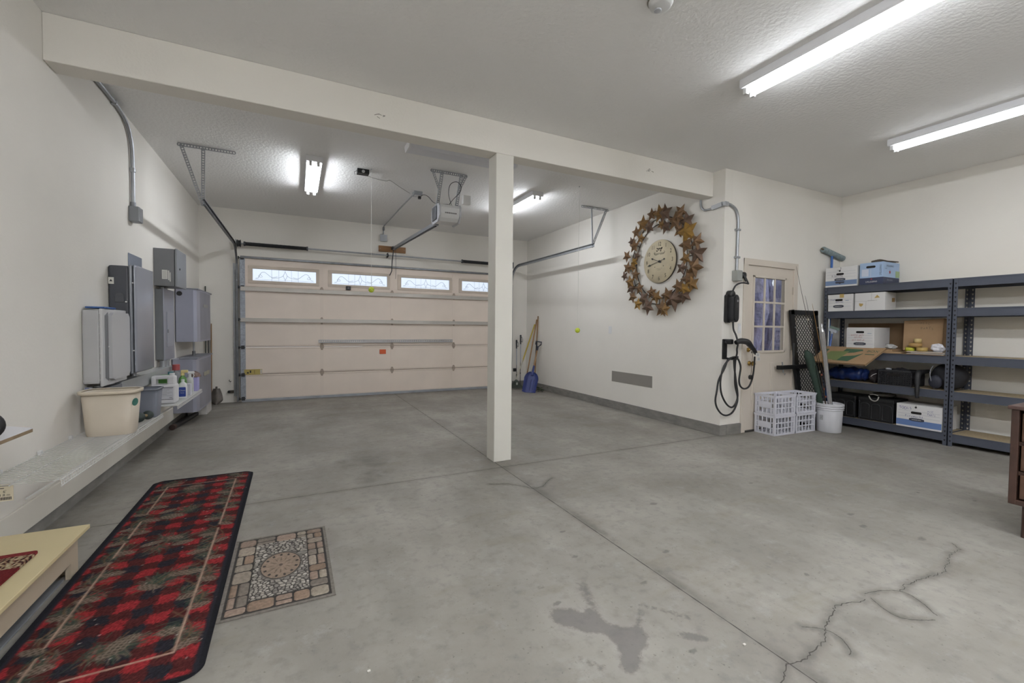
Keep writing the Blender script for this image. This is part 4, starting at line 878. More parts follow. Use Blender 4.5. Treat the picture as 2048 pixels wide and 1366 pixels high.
def hand(ang, l, tail, w_, x, nm):
    d = Vector((0, -math.sin(ang), math.cos(ang))); c = Vector((x, cy, cz)); s = Vector((0, d.z, -d.y))
    m = MB(); m.bar(c-d*tail, c+d*l, .0025, w_, s) if False else None
    P = [c-d*tail+s*w_*.4, c+d*l*.7+s*w_*.35, c+d*l*.78+s*w_*1.6, c+d*l, c+d*l*.78-s*w_*1.6, c+d*l*.7-s*w_*.35, c-d*tail-s*w_*.4]
    n = len(P); Q = [p+Vector((-.002, 0, 0)) for p in P]; m.add(P+Q, [tuple(range(n)), tuple(range(2*n-1, n-1, -1))]+[(i, (i+1) % n, n+(i+1) % n, n+i) for i in range(n)])
    m.cyl(c-d*tail, c-d*tail+Vector((-.002, 0, 0)), w_*1.7, n=12)
    m.build(nm, HANDS, t)
hand(math.radians(291), .165, .03, .009, XR-.033, 'hour_hand'); hand(math.radians(258), .225, .10, .008, XR-.036, 'minute_hand')
MB().lathe([(.018, 0), (.014, .008), (0, .01)], (XR-.03, cy, cz), NX, 16).build('hub', HANDS, t)
tag(MB().box(XR-.004, XR-.0003, 4.69, 5.58, .435, .603, .0015).build('vent_plate', M('grey_painted_plate', '#8f8b85', .5, .15, noise=(4, .04))), 'flat grey rectangular plate low on the right wall', 'wall plate')
tag(MB().box(XR-.006, XR-.0003, 5.60, 5.68, 1.20, 1.32, .003).build('switch_cover', WHITEP), 'small white cover plate on the right wall behind the hanging ball', 'wall plate')

# ------------------------------------------------------------------ tools in the far right corner
def lean(name, mats, base, top, r, label, cat, n=10): return tag(MB().cyl(base, top, r, n=n).build(name, mats), label, cat)
t = thing('snow_shovel', 'blue plastic snow shovel with a wooden shaft and D-grip in the far corner', 'shovel', (5.55, 7.55, 0))
BLUEP = M('blue_shovel_plastic', '#27336e', .4, noise=(6, .12))
bs = Vector((5.50, 7.55, .004)); tp = Vector((5.90, 7.86, 1.02)); ax = (tp-bs).normalized(); side = Vector((.86, -.5, 0)); side = (side-ax*side.dot(ax)).normalized(); nrm = side.cross(ax)
if nrm.y > 0: nrm = -nrm
vs = []; nu, nv = 10, 12
for j in range(nv+1):
    v = j/nv; hw = .145*(.92+.08*v) if v < .6 else .145*math.sqrt(max(.03, 1-((v-.6)/.42)**2.0))
    for i in range(nu+1):
        u = -1+2*i/nu; p = bs+ax*(.43*v)+side*(u*hw)+nrm*(.05*(abs(u)**2.5)-.03+.02*v)
        p.z = max(p.z, .003); vs.append(p)
fs = [(j*(nu+1)+i, j*(nu+1)+i+1, (j+1)*(nu+1)+i+1, (j+1)*(nu+1)+i) for j in range(nv) for i in range(nu)]
m = MB(); m.add(vs, fs, True); m.add([p-nrm*.006 for p in vs], [f[::-1] for f in fs], True)
for u in (.25, .5, .75): m.tube([vs[j*(nu+1)+int(u*nu)]+nrm*.004 for j in range(1, 9)], .005, 5)
m.cyl(bs+ax*.36-nrm*.02, bs+ax*.58-nrm*.02, .028, .02, n=12); m.build('scoop', BLUEP, t)
sh = MB().cyl(bs+ax*.57-nrm*.02, bs+ax*.95-nrm*.02, .016, n=12).build('shaft', WOODH, t)
m = MB(); c = bs+ax*.95-nrm*.02; m.cyl(c-ax*.03, c+ax*.06, .02, n=10).tube([c+ax*.05, c+ax*.11+side*.055, c+ax*.17+side*.06, c+ax*.17-side*.06, c+ax*.11-side*.055], .012, 8, closed=True); m.build('grip', M('navy_grip', '#1f2233', .5), t)
MB().bar(bs+ax*.66-nrm*.037, bs+ax*.9-nrm*.037, .016, .002, side).build('shaft_label', M('shaft_sticker', '#c9cbd6', .5), sh)
lean('wooden_pole', WOODH, (5.64, 7.99, 0), (5.94, 8.03, 1.46), .014, 'wooden pole leaning left of the snow shovel in the corner', 'pole')
t = thing('shovel_pole', 'slim wooden pole with a dark sleeve leaning right behind the blue shovel', 'pole', (5.84, 7.93, 0))
MB().cyl((5.84, 7.93, 0), (5.938, 7.975, 1.53), .012, n=10).build('shaft', WOODH, t); MB().cyl((5.885, 7.9506, .70), (5.904, 7.9594, 1.0), .0155, n=10).build('sleeve', M('dark_sleeve', '#2b2a2b', .6), t)
t = thing('lawn_rake', 'yellow handled rake with a dark green head standing in the corner', 'rake', (5.50, 8.35, 0))
MB().cyl((5.52, 8.14, .2), (5.665, 8.11, .62), .011, n=8).build('lower_shaft', M('pale_shaft', '#b7b2a0', .5), t)
MB().cyl((5.655, 8.115, .58), (5.935, 8.105, 1.36), .014, n=10).build('shaft', M('yellow_shaft', '#b7a03a', .5), t)
m = MB()
for i in range(13):
    u = -1+2*i/12; m.tube([(5.52, 8.14, .21), (5.50+u*.06, 8.10-u*.02, .14), (5.47+u*.15, 8.06-u*.06, .03), (5.47+u*.155, 8.045-u*.06, .006)], .0035, 5, smooth=3)
m.prism([(-.15, .03), (.15, .03), (.06, .15), (.02, .2), (-.02, .2), (-.06, .15)], (5.485, 8.05, 0), (.93, -.36, 0), (.15, .35, 1), (.002, .004, 0))
hd = m.build('head', M('dark_green_head', '#3a4238', .6, noise=(12, .25)), t)
MB().box(5.47, 5.51, 8.035, 8.039, .10, .15).build('head_label', M('pale_label', '#a9ada4', .6), hd)
for lab, b, tpp in (('left of the two black-gripped trekking poles in the corner', (5.585, 8.25, 0), (5.67, 8.43, 1.02)), ('right of the two black-gripped trekking poles in the corner', (5.69, 8.28, 0), (5.78, 8.45, 1.13))):
    t = thing('trekking_pole', lab, 'pole', b, 'trekking poles'); b, tpp = Vector(b), Vector(tpp); d = tpp-b
    MB().cyl(b+d*.03, b+d*.5, .006, n=8).build('lower_shaft', MBLACK, t); MB().cyl(b+d*.48, b+d*.84, .008, n=8).build('upper_shaft', M('pole_shaft_grey', '#9aa0aa', .4, .4), t)
    gp = MB().cyl(b+d*.82, b+d*.98, .014, .018, n=10).sphere(b+d*.985, .02, 8).build('grip', BLACK, t)
    MB().cyl(b, b+d*.04, .004, .006, n=8).build('tip', GALV, t); MB().lathe([(.006, 0), (.026, .002), (.026, .007), (.006, .009)], b+d*.07, d, 12).build('basket', BLACK, t)
    MB().tube([b+d*.98, b+d*.93+Vector((.035, -.02, 0)), b+d*.86+Vector((.03, -.02, 0)), b+d*.9], .005, 5, smooth=4).build('strap', BLACK, gp)
    MB().cyl(b+d*.26, b+d*.285, .011, n=8).build('twist_lock', BLACK, t)
t = thing('leaf_pile', 'small heap of dry green leaves on the floor behind the blue shovel', 'leaves', (5.75, 7.70, 0)); t['kind'] = 'stuff'
m = MB()
for i in range(60):
    c = Vector((5.80+random.gauss(0, .04), 7.62+random.gauss(0, .06), random.uniform(.004, .09))); u, v = basis((random.uniform(-1, 1), random.uniform(-1, 1), 1))
    l = random.uniform(.015, .035); m.add([c-u*l, c+v*l*.4, c+u*l, c-v*l*.4], [(0, 1, 2, 3)])
m.build('leaves', M('dull_green_leaf', '#3f4d38', .8, noise=(9, .4)), t)
tag(MB().box(5.63, 5.70, YD-.03, YD-.001, .33, .40, .004).build('sensor_box', BLACK), 'tiny black sensor low on the front wall right of the garage door', 'sensor')

# ------------------------------------------------------------------ conduit and charger by the man door
t = thing('corner_conduit', 'steel conduit curving from the beam around the corner down to a grey box', 'conduit', (6.17, YJ, 1.9))
MB().tube([(XR-.016, 3.905, 2.893), (XR-.016, 3.90, 2.83), (XR-.016, 3.87, 2.775), (XR-.016, 3.82, 2.752), (XR-.016, 3.70, 2.752)], .0125, 8, smooth=4).build('flex_pipe', GALV, t)
m = MB(); m.bar((XR-.019, 3.73, 2.754), (XR-.019, 3.575, 2.768), .034, .05); m.box(XR-.036, XR-.0006, YJ-.036, YJ+.02, 2.738, 2.79, .006).box(XR-.0355, XR+.03, YJ-.036, YJ-.0006, 2.7385, 2.7895, .006); m.build('corner_fitting', M('cast_aluminium', '#b3b5b8', .4, .6), t)
MB().tube([(XR+.01, YJ-.02, 2.765), (6.03, YJ-.02, 2.76), (6.12, YJ-.02, 2.72), (6.165, YJ-.02, 2.62), (6.17, YJ-.02, 2.45), (6.165, YJ-.02, 1.985)], .0165, 10, smooth=4).build('pipe', GALV, t)
for z in (2.48, 2.15): MB().box(6.13, 6.2, YJ-.042, YJ-.0005, z-.012, z+.012, .004).build('strap', GALV, t)
MB().box(6.105, 6.20, YJ-.075, YJ-.0005, 1.865, 1.99, .004).build('end_box', M('grey_box_paint', '#9a9c98', .5, .2), t)
t = thing('charger_outlet', 'white outlet plate beside the grey conduit box and the man door', 'outlet', (6.25, YJ, 1.87))
MB().box(6.205, 6.28, YJ-.02, YJ-.0005, 1.875, 1.995, .004).build('plate', WHITEP, t)
t = thing('ev_charger', 'black electric car charger hung on the corner wall beside the man door', 'car charger', (6.05, 3.53, 1.35))
CB = M('charger_black', '#242426', .4)
m = MB(); m.rrect(.098, .325, .045, (6.052, 3.53, 1.53), EX, EZ, (0, -.07, 0), 6); m.rrect(.075, .29, .035, (6.052, 3.461, 1.53), EX, EZ, (0, -.012, 0), 6); bd = m.build('body', CB, t)
m = MB(); m.rrect(.08, .34, .03, (6.02, YJ-.001, 1.53), EX, EZ, (0, -.04, 0), 5); m.lathe([(.045, 0), (.045, .06), (.035, .07), (0, .07)], (6.04, 3.56, 1.70), NY, 20); m.build('wall_bracket', MBLACK, t)
m = MB(); m.box(6.05, 6.075, 3.4465, 3.449, 1.605, 1.63).mat(1)
for i in range(3): m.box(6.045, 6.08, 3.447, 3.449, 1.545+i*.015, 1.549+i*.015)
m.build('status_label', [M('grey_label', '#8a8a8c', .5), M('faint_print', '#4a4a4c', .5)], bd)
MB().tube([(6.04, 3.5, 1.74), (6.06, 3.48, 1.80), (6.12, 3.46, 1.832), (6.2, 3.45, 1.835), (6.245, 3.45, 1.83), (6.262, 3.47, 1.85), (6.255, 3.49, 1.90)], .0095, 8, smooth=5).build('power_cord', CB, t)
m = MB(); m.lathe([(0, 0), (.038, 0), (.04, .02), (.034, .045), (0, .05)], (6.255, YJ-.021, 1.94), NY, 18); m.cyl((6.255, 3.51, 1.93), (6.258, 3.49, 1.86), .02, .012, n=10); m.build('plug', BLACK, t)
loopA=[(6.055,3.5,1.37),(6.055,3.49,1.28),(6.075,3.47,1.21),(6.085,3.45,1.12),(6.07,3.45,1.05),(6.086,3.46,.996),(6.079,3.47,.925),(6.083,3.48,.813),(6.119,3.5,.621),(6.167,3.5,.474),(6.159,3.5,.386),(6.086,3.5,.287),(5.981,3.5,.257),(5.888,3.5,.286),(5.811,3.5,.362),(5.782,3.5,.45),(5.803,3.5,.558),(5.832,3.5,.689),(5.912,3.49,.819),(5.954,3.48,.92),(6.023,3.475,.948),(6.05,3.475,.935),(6.068,3.475,.814),(6.104,3.475,.653),(6.137,3.475,.492),(6.105,3.475,.397),(6.036,3.475,.354),(5.941,3.475,.401),(5.856,3.475,.516),(5.829,3.475,.635),(5.841,3.475,.743),(5.877,3.47,.851),(5.954,3.46,.93),(6.023,3.455,.955),(6.079,3.455,.945),(6.128,3.46,.901),(6.157,3.46,.829),(6.146,3.46,.749),(6.135,3.46,.67),(6.158,3.46,.605),(6.226,3.46,.568),(6.305,3.46,.582),(6.357,3.46,.644),(6.384,3.455,.741),(6.376,3.44,.838),(6.365,3.43,.90),(6.36,3.425,.955)]
MB().tube(loopA, .0105, 8, smooth=5).build('output_cable', M('cable_rubber', '#232324', .55), t)
m = MB(); m.tube([(6.035, 3.44, 1.125), (6.10, 3.43, 1.145), (6.20, 3.42, 1.135), (6.25, 3.42, 1.105), (6.30, 3.42, 1.065), (6.355, 3.42, 1.02), (6.375, 3.42, .985)], [.026, .034, .036, .034, .026, .022, .018], 12, smooth=4); m.build('connector', CB, t)
m = MB(); m.box(6.34, 6.41, 3.395, 3.398, .955, 1.0, .001).box(6.352, 6.415, 3.392, 3.395, .905, .947, .001).mat(1)
for i in range(3): m.box(6.352, 6.395, 3.3935, 3.395, .965+i*.011, .968+i*.011).box(6.365, 6.405, 3.39, 3.392, .915+i*.011, .918+i*.011)
m.build('paper_tag', [M('tag_white', '#d3d2cf', .7), INK], t)
m = MB(); m.tube([(6.325, 3.42, 1.02), (6.315, 3.425, .9), (6.306, 3.43, .735)], .0025, 5); m.cyl((6.306, 3.445, .707), (6.306, 3.415, .707), .028, n=18); m.build('dust_cap', CB, t)
t = thing('cable_holder', 'black wall hook holding the coiled charger cable and connector', 'hook', (6.0, YJ, .93))
m = MB(); m.box(5.962, 6.03, YJ-.022, YJ-.0005, .925, 1.165, .006); m.build('back_plate', MBLACK, t)
m = MB(); m.box(5.972, 6.04, 3.47, 3.55, 1.105, 1.165, .012); m.build('holster', MBLACK, t)
m = MB(); m.tube([(6.01, 3.555, .935), (6.02, 3.48, .93), (6.04, 3.43, .935), (6.05, 3.425, .965)], .012, 8, smooth=3); m.build('hook', MBLACK, t)
t = thing('light_switch', 'white light switch beside the man door below the charger', 'switch', (6.26, YJ, 1.23))
pl = MB().box(6.235, 6.29, YJ-.007, YJ-.0005, 1.235, 1.355, .003).build('plate', WHITEP, t); MB().box(6.25, 6.275, YJ-.011, YJ-.006, 1.265, 1.325, .002).build('rocker', WENAM, pl)

# ------------------------------------------------------------------ crates, bucket, rack, rods
def crate_parts(t, w_, d, h):
    m = MB(); tk = .008; W2, D2 = w_/2, d/2
    for z0, z1, o in ((.0, .022, 0), (h-.03, h-.014, .004), (h-.014, h, .009)):
        m.box(-W2-o, W2+o, -D2-o, -D2-o+tk, z0, z1).box(-W2-o, W2+o, D2+o-tk, D2+o, z0, z1).box(-W2-o, -W2-o+tk, -D2-o, D2+o, z0, z1).box(W2+o-tk, W2+o, -D2-o, D2+o, z0, z1)
    for sx in (-1, 1):
        for sy in (-1, 1): m.box(sx*W2, sx*(W2-.026), sy*D2, sy*(D2-.026), 0, h-.01)
    zs_ = [.022+(h-.05)*k/3 for k in (1, 2)]
    for sy in (-1, 1):
        for i in range(1, 6): x = -W2+w_*i/6; m.box(x-.0065, x+.0065, sy*D2, sy*(D2-.006), .01, h-.02)
        for z in zs_: m.box(-W2, W2, sy*D2, sy*(D2-.007), z-.006, z+.006)
    for sx in (-1, 1):
        for i in range(1, 5): y = -D2+d*i/5; m.box(sx*W2, sx*(W2-.006), y-.0065, y+.0065, .01, h-.02)
        for z in zs_: m.box(sx*W2, sx*(W2-.007), -D2, D2, z-.006, z+.006)
    for i in range(1, 9): x = -W2+w_*i/9; m.box(x-.005, x+.005, -D2, D2, .004, .01)
    for i in range(1, 7): y = -D2+d*i/7; m.box(-W2, W2, y-.005, y+.005, .0035, .0105)
    bk = m.build('basket', CRATEW, t)
    for sx in (-1, 1): MB().box(sx*(W2+.002), sx*(W2-.006), -D2*.55, D2*.55, zs_[0]-.0+.004, zs_[1]-.004).build('name_plate', CRATEW, bk)
CW, CD, CH = .375, .268, .243
c0 = thing('crate', 'white plastic crate, lower one by the man door, its end panel facing the charger cable', 'crate', (0, 0, 0), 'white slatted crates')
crate_parts(c0, CW, CD, CH)
th = math.radians(-2.3); ux = Vector((math.cos(th), math.sin(th), 0)); uy = Vector((-math.sin(th), math.cos(th), 0)); A = Vector((6.535, 3.262, 0))
pos = []
for j in (0, 1):
    for i in (0, 1):
        pos.append(A+ux*(.013+CW/2+i*(CW+.022))+uy*(.015+CD/2)+Vector((0, 0, j*(CH+.0015))))
c0.location = pos[0]; c0.rotation_euler = (0, 0, th)
dup(c0, pos[1], th, 'white plastic crate, lower one next to the white bucket'); dup(c0, pos[2], th, 'white plastic crate, upper one by the man door, on the left of the pair'); dup(c0, pos[3], th, 'white plastic crate, upper one beside the bucket, on the right of the pair')

t = thing('bucket', 'white plastic bucket holding fishing rods and tubes beside the crates', 'bucket', (7.47, 3.16, 0))
bx, by = 7.47, 3.165
m = MB(); m.lathe([(0, .0), (.128, 0), (.132, .004), (.146, .355), (.143, .36), (.139, .355), (.126, .01), (0, .01)], (bx, by, 0), EZ, 40); tb = m.build('tub', M('bucket_white', '#d2d2d6', .45, noise=(4, .05)), t)
m = MB()
for z, o in ((.285, .008), (.31, .012), (.335, .012), (.352, .01)): m.lathe([(.142, z-.006), (.144+o, z-.004), (.144+o, z+.004), (.144, z+.006)], (bx, by, 0), EZ, 40)
m.build('collar', M('bucket_white', '#d2d2d6', .45), t)
m = MB(); m.tube([(bx+.15*math.cos(a), by+.15*math.sin(a), .33-.1*math.sin((a+.9)/PI*PI) if False else .33) for a in np.linspace(-2.6, .5, 14)], .003, 5); m.build('bail', GALV, t)
m = MB(); d = Vector((-.94, .10, 0)).normalized(); u = Vector((d.y, -d.x, 0))*-1; c = Vector((bx, by, .185))+d*.1405
m.prism([(-.022, -.032), (.022, -.032), (.022, .032), (-.022, .032)], c, u, EZ, d*.001).mat(1).prism([(-.018, -.028), (.018, -.028), (.018, .028), (-.018, .028)], c+d*.0011, u, EZ, d*.0004).mat(0).prism([(-.015, -.025), (.015, -.025), (.015, .025), (-.015, .025)], c+d*.0016, u, EZ, d*.0003).mat(1)
for i in range(5): m.prism([(-.011, -.0015), (.011, -.0015), (.011, .0015), (-.011, .0015)], c+d*.002+Vector((0, 0, -.016+i*.008)), u, EZ, d*.0003)
m.build('printed_label', [M('bucket_label', '#c9c9cc', .6), INK], tb)

t = thing('cargo_rack', 'black steel hitch rack with expanded mesh standing on end against the wall', 'rack', (7.6, 3.53, 0))
tl = math.radians(11); ex = Vector((math.cos(tl), 0, -math.sin(tl)))*-1; ex = Vector((math.cos(tl), 0, math.sin(tl)*0)); 
upv = Vector((-.19, 0, 1)).normalized(); rx = Vector((1, 0, .0)); O = Vector((7.485, 3.525, .012)); RW, RH = .60, 1.56
def rp(a, b, y=0): return O+rx*a+upv*b+Vector((0, y, 0))
m = MB()
for a in (0.03, RW-.05): m.bar(rp(a, 0), rp(a, RH), .075, .03, EY)
for b in (.04, RH-.03): m.bar(rp(0, b), rp(RW, b), .06, .03, EY)
m.bar(rp(.0, .80, -.012), rp(RW*.62, .80, -.012), .055, .03, EY)
fr = m.build('frame', MBLACK, t)
m = MB(); k = .06; y = 0
a = -RH
while a < RW:
    for s in (1, -1):
        p = [];
        for q in np.linspace(0, 1, 40):
            b = q*RH; xx = (a+b) if s > 0 else (RW-(a+b))
            if .06 < xx < RW-.08: p.append((xx, b))
        if len(p) > 1: m.bar(rp(p[0][0], p[0][1], -.004), rp(p[-1][0], p[-1][1], -.004), .009, .003, EY)
    a += k
m.build('mesh', M('mesh_steel', '#3b3b3a', .5, .4), t)
m = MB(); m.bar(rp(-.40, .80, -.03), rp(.12, .80, -.03), .05, .05, EY); m.build('hitch_bar', MBLACK, t)
m = MB(); m.cyl(rp(-.31, .73, -.03), rp(-.31, .87, -.03), .008, n=8).tube([rp(-.31, .74, -.03), rp(-.30, .70, -.04), rp(-.28, .72, -.04)], .003, 5); m.build('hitch_pin', GALV, t)
m = MB(); m.bar(rp(-.01, 1.12, -.02), rp(-.09, .80, -.03), .02, .02); m.build('brace', MBLACK, t)
m = MB(); m.bar(rp(-.01, .42, -.02), rp(-.09, .80, -.03), .02, .02); m.build('brace', MBLACK, t)
for a, b in ((.05, 1.33), (RW-.05, 1.33), (.05, 1.0), (RW-.05, 1.0)): MB().cyl(rp(a, b, -.024), rp(a, b, -.014), .009, n=8).build('bolt', GALV, fr)

t = thing('fishing_rod', 'tallest thin fishing rod with a cork grip standing in the white bucket', 'fishing rod', (7.49, 3.16, .012))
MB().tube([(7.49, 3.17, .02), (7.44, 3.22, .5), (7.345, 3.3, 1.1), (7.26, 3.36, 1.5), (7.09, 3.40, 2.09)], [.007, .006, .004, .003, .0014], 7, smooth=5).build('blank', M('rod_brown', '#4a3a2a', .4), t)
MB().tube([(7.49, 3.17, .02), (7.467, 3.193, .24)], .012, 8).build('grip', M('cork', '#a98458', .8, noise=(60, .2)), t)
for p in ((7.40, 3.253, .75), (7.28, 3.345, 1.42)): MB().cyl((p[0], p[1], p[2]-.014), (p[0], p[1], p[2]+.014), .009, n=8).build('guide', M('rod_guide', '#c8bfae', .3, .5), t)
for lab, q in (('shorter fishing rod with reddish bands beside the tallest rod in the bucket', 0), ('tan fishing rod nearest the shelving in the white bucket', 1)):
    t = thing('fishing_rod', lab, 'fishing rod', (7.52, 3.17, .012)); dx = .03*q
    MB().tube([(7.53-dx*.3, 3.165+dx, .02), (7.50+dx*.4, 3.2+dx*.3, .45), (7.40+dx, 3.29-dx, 1.0), (7.23+dx*2.5, 3.36-dx*1.5, 1.72-.1*q)], [.007, .006, .004, .0015], 7, smooth=5).build('blank', M(('rod_dark', 'rod_tan')[q], ('#35261f', '#a5783f')[q], .4), t)
    m = MB()
    for z in (.30, .42, .52, .7): s = (z-.02)/.98; m.cyl((7.53-.13*s+dx*.4, 3.165+.125*s+dx*(1-s)*.3, z), (7.53-.135*s+dx*.4, 3.165+.128*s+dx*(1-s)*.3, z+.02), .0085, n=8)
    m.build('band', M('red_band', '#b06a58', .5), t)
t = thing('aluminium_tube', 'shiny aluminium tube leaning in the white bucket', 'tube', (7.42, 3.1, .012))
MB().cyl((7.455, 3.105, .02), (7.18, 3.12, 1.27), .026, n=18).build('tube', M('bright_aluminium', '#c4c4c6', .22, .85), t)
m = MB(); m.lathe([(.0262, 0), (.02, .02), (.012, .05), (.012, .09), (0, .092)], (7.18, 3.12, 1.27), (-.275, .015, 1.25), 16); m.build('nozzle', M('bright_aluminium', '#c4c4c6', .22, .85), t)
t = thing('rod_case', 'olive green soft rod case leaning behind the aluminium tube', 'rod case', (7.45, 3.25, 0))
MB().tube([(7.455, 3.205, .02), (7.385, 3.26, .5), (7.285, 3.30, .86), (7.25, 3.31, .95), (7.215, 3.32, 1.02)], [.03, .034, .05, .052, .02], 12, smooth=4).build('case', M('olive_fabric', '#2e3f35', .85, noise=(25, .15)), t)
m = MB(); m.tube([(7.38, 3.205, .48), (7.34, 3.22, .64), (7.275, 3.23, .84)], .008, 6, smooth=3); m.build('strap', M('dark_strap', '#2b352d', .8), t)

# ------------------------------------------------------------------ steel shelving units
SX0, SX1 = 7.92, 8.365; LEV = [.14, .612, 1.005, 1.54, 1.868]
def shelving(label, y0, y1):
    t = thing('shelving_unit', label, 'shelves', ((SX0+SX1)/2, (y0+y1)/2, 0), 'grey steel shelving units')
    for x, fx in ((SX0, 1), (SX1, -1)):
        for y, fy in ((y0, 1), (y1, -1)):
            m = MB(); w_ = .038
            m.box(x, x+.003*fx, y, y+w_*fy, 0, 1.866).box(x, x+w_*fx, y, y+.003*fy, 0, 1.866)
            m.mat(1); z = .06; yc = y+w_*.52*fy; xo = x-.0006*fx
            while z < 1.83:
                P = [(-.009, .009), (.009, .009), (.0035, -.010), (-.0035, -.010)]
                m.prism(P, (xo if fx > 0 else x-.0036, yc, z), EY, EZ, (.0005, 0, 0))
                z += .05
            m.build('post', [STEELBLUE, M('post_slot_dark', '#16171a', .8) if fx > 0 else M('post_slot_light', '#b3ada0', .8)], t)
    for z in LEV:
        bt = z-.012
        MB().box(SX0+.004, SX0+.010, y0+.004, y1-.004, bt-.08, bt+.012).box(SX0+.004, SX0+.03, y0+.004, y1-.004, bt-.004, bt-.001).build('front_beam', STEELBLUE, t)
        MB().box(SX1-.010, SX1-.004, y0+.004, y1-.004, bt-.08, bt+.012).build('rear_beam', STEELBLUE, t)
        for y, f in ((y0, 1), (y1, -1)): MB().box(SX0+.01, SX1-.01, y+.004*f, y+.010*f, bt-.08, bt+.012).build('side_beam', STEELBLUE, t)
        MB().box(SX0+.011, SX1-.011, y0+.011, y1-.011, bt-.001, bt+.0125).build('board', MDF, t)
shelving('loaded grey steel shelving unit in the corner beside the man door', 2.192, 3.505)
shelving('nearly empty grey steel shelving unit, nearer one, beside the dresser', .87, 2.186)
LZ = [z+.001 for z in LEV]

def carton(label, x0, x1, y0, y1, z0, z1, group, body=BOXW, lid=True, deco=None, bulge=.004, name='storage_box'):
    t = thing(name, label, 'box', ((x0+x1)/2, (y0+y1)/2, z0), group)
    zl = z1-.055 if lid else z1
    bd = MB().box(x0+.004, x1-.004, y0+.004, y1-.004, z0, zl+.002 if lid else z1, .003).build('body', body, t)
    if lid: MB().box(x0, x1, y0, y1, zl, z1, .003).build('lid', body, t)
    if deco: deco(bd, x0+(.004 if lid else .004), x1, y0, y1, z0, z1)
    return t
FU, FV = (0, -1, 0), (0, 0, 1)                # on a face looking to -x: right and up
def face(m, x, yc, zc, poly): m.prism(poly, (x, yc, zc), FU, FV, (-.0008, 0, 0))
def rect(w_, h): return [(-w_/2, -h/2), (w_/2, -h/2), (w_/2, h/2), (-w_/2, h/2)]
def handle_hole(t, x, y, z, w_=.09):
    m = MB(); m.rrect(w_, .028, .0135, (x-.0004, y, z), FU, FV, (-.0012, 0, 0)); m.build('handle_hole', HOLE, t)
def badge(t, x, y, z, w_=.11, plain=False):
    m = MB(); P = [(-w_/2, .010), (-w_*.3, .018), (w_*.3, .018), (w_/2, .010), (w_/2, -.010), (w_*.3, -.018), (-w_*.3, -.018), (-w_/2, -.010)]
    face(m, x-.001, y, z, P); m.mat(1).text('BANKERS BOX', .0165, (x-.0022, y, z-.0015), FU, FV, sx=.8); m.build('badge', [M('badge_dark', '#3a3d49', .6), BOXW], t)
def lines(t, x, y0, y1, zs_, mt=None):
    m = MB()
    for z in zs_: face(m, x, (y0+y1)/2, z, rect(y1-y0, .002))
    m.build('printed_lines', mt or M('grey_print', '#9a9ca4', .7), t)
def hand_text(t, x, items, mt, nm='handwriting'):
    m = MB()
    for s, size, y, z, sx in items: m.text(s, size, (x-.0012, y, z), FU, FV, jit=1, sx=sx)
    m.build(nm, mt, t)
G1 = 'white cardboard storage boxes'
def d_biking(t, x, x1, y0, y1, z0, z1):
    yc = (y0+y1)/2
    m = MB(); face(m, x-.0004, yc, z0+.052, rect(y1-y0-.01, .06)); m.build('blue_band', BOXBLUE, t)
    handle_hole(t, x, yc+.01, z1-.095); badge(t, x-.001, yc+.01, z0+.095, .13)
    m = MB(); face(m, x-.0014, yc+.01, z0+.055, [(-.055, .012), (.055, .012), (.05, -.01), (.015, -.01), (0, -.022), (-.015, -.01), (-.05, -.01)]); m.build('logo_plate', M('badge_dark', '#3a3d49', .6), t)
    hand_text(t, x, [('BIKING', .038, yc+.045, z0+.145, 1.0)], M('pencil_grey', '#6d6d78', .7))
    lines(t, x-.0002, y0+.02, y1-.02, [z0+.125, z0+.165, z0+.2])
    m = MB(); m.cyl((x-.002, yc+.015, z1-.052), (x-.0002, yc+.015, z1-.052), .011, n=12).tube([(x-.002, yc+.015, z1-.05), (x-.003, yc+.0, z1-.02), (x-.003, yc+.005, z1-.005)], .0018, 4).tube([(x-.002, yc+.015, z1-.05), (x-.003, yc+.03, z1-.04), (x-.003, yc+.045, z1-.042)], .0018, 4); m.build('string_button', BLACK, t)
carton('white box marked BIKING with a blue band, on the top shelf', 7.915, 8.30, 3.115, 3.50, LZ[4], LZ[4]+.262, G1, deco=d_biking, lid=False)
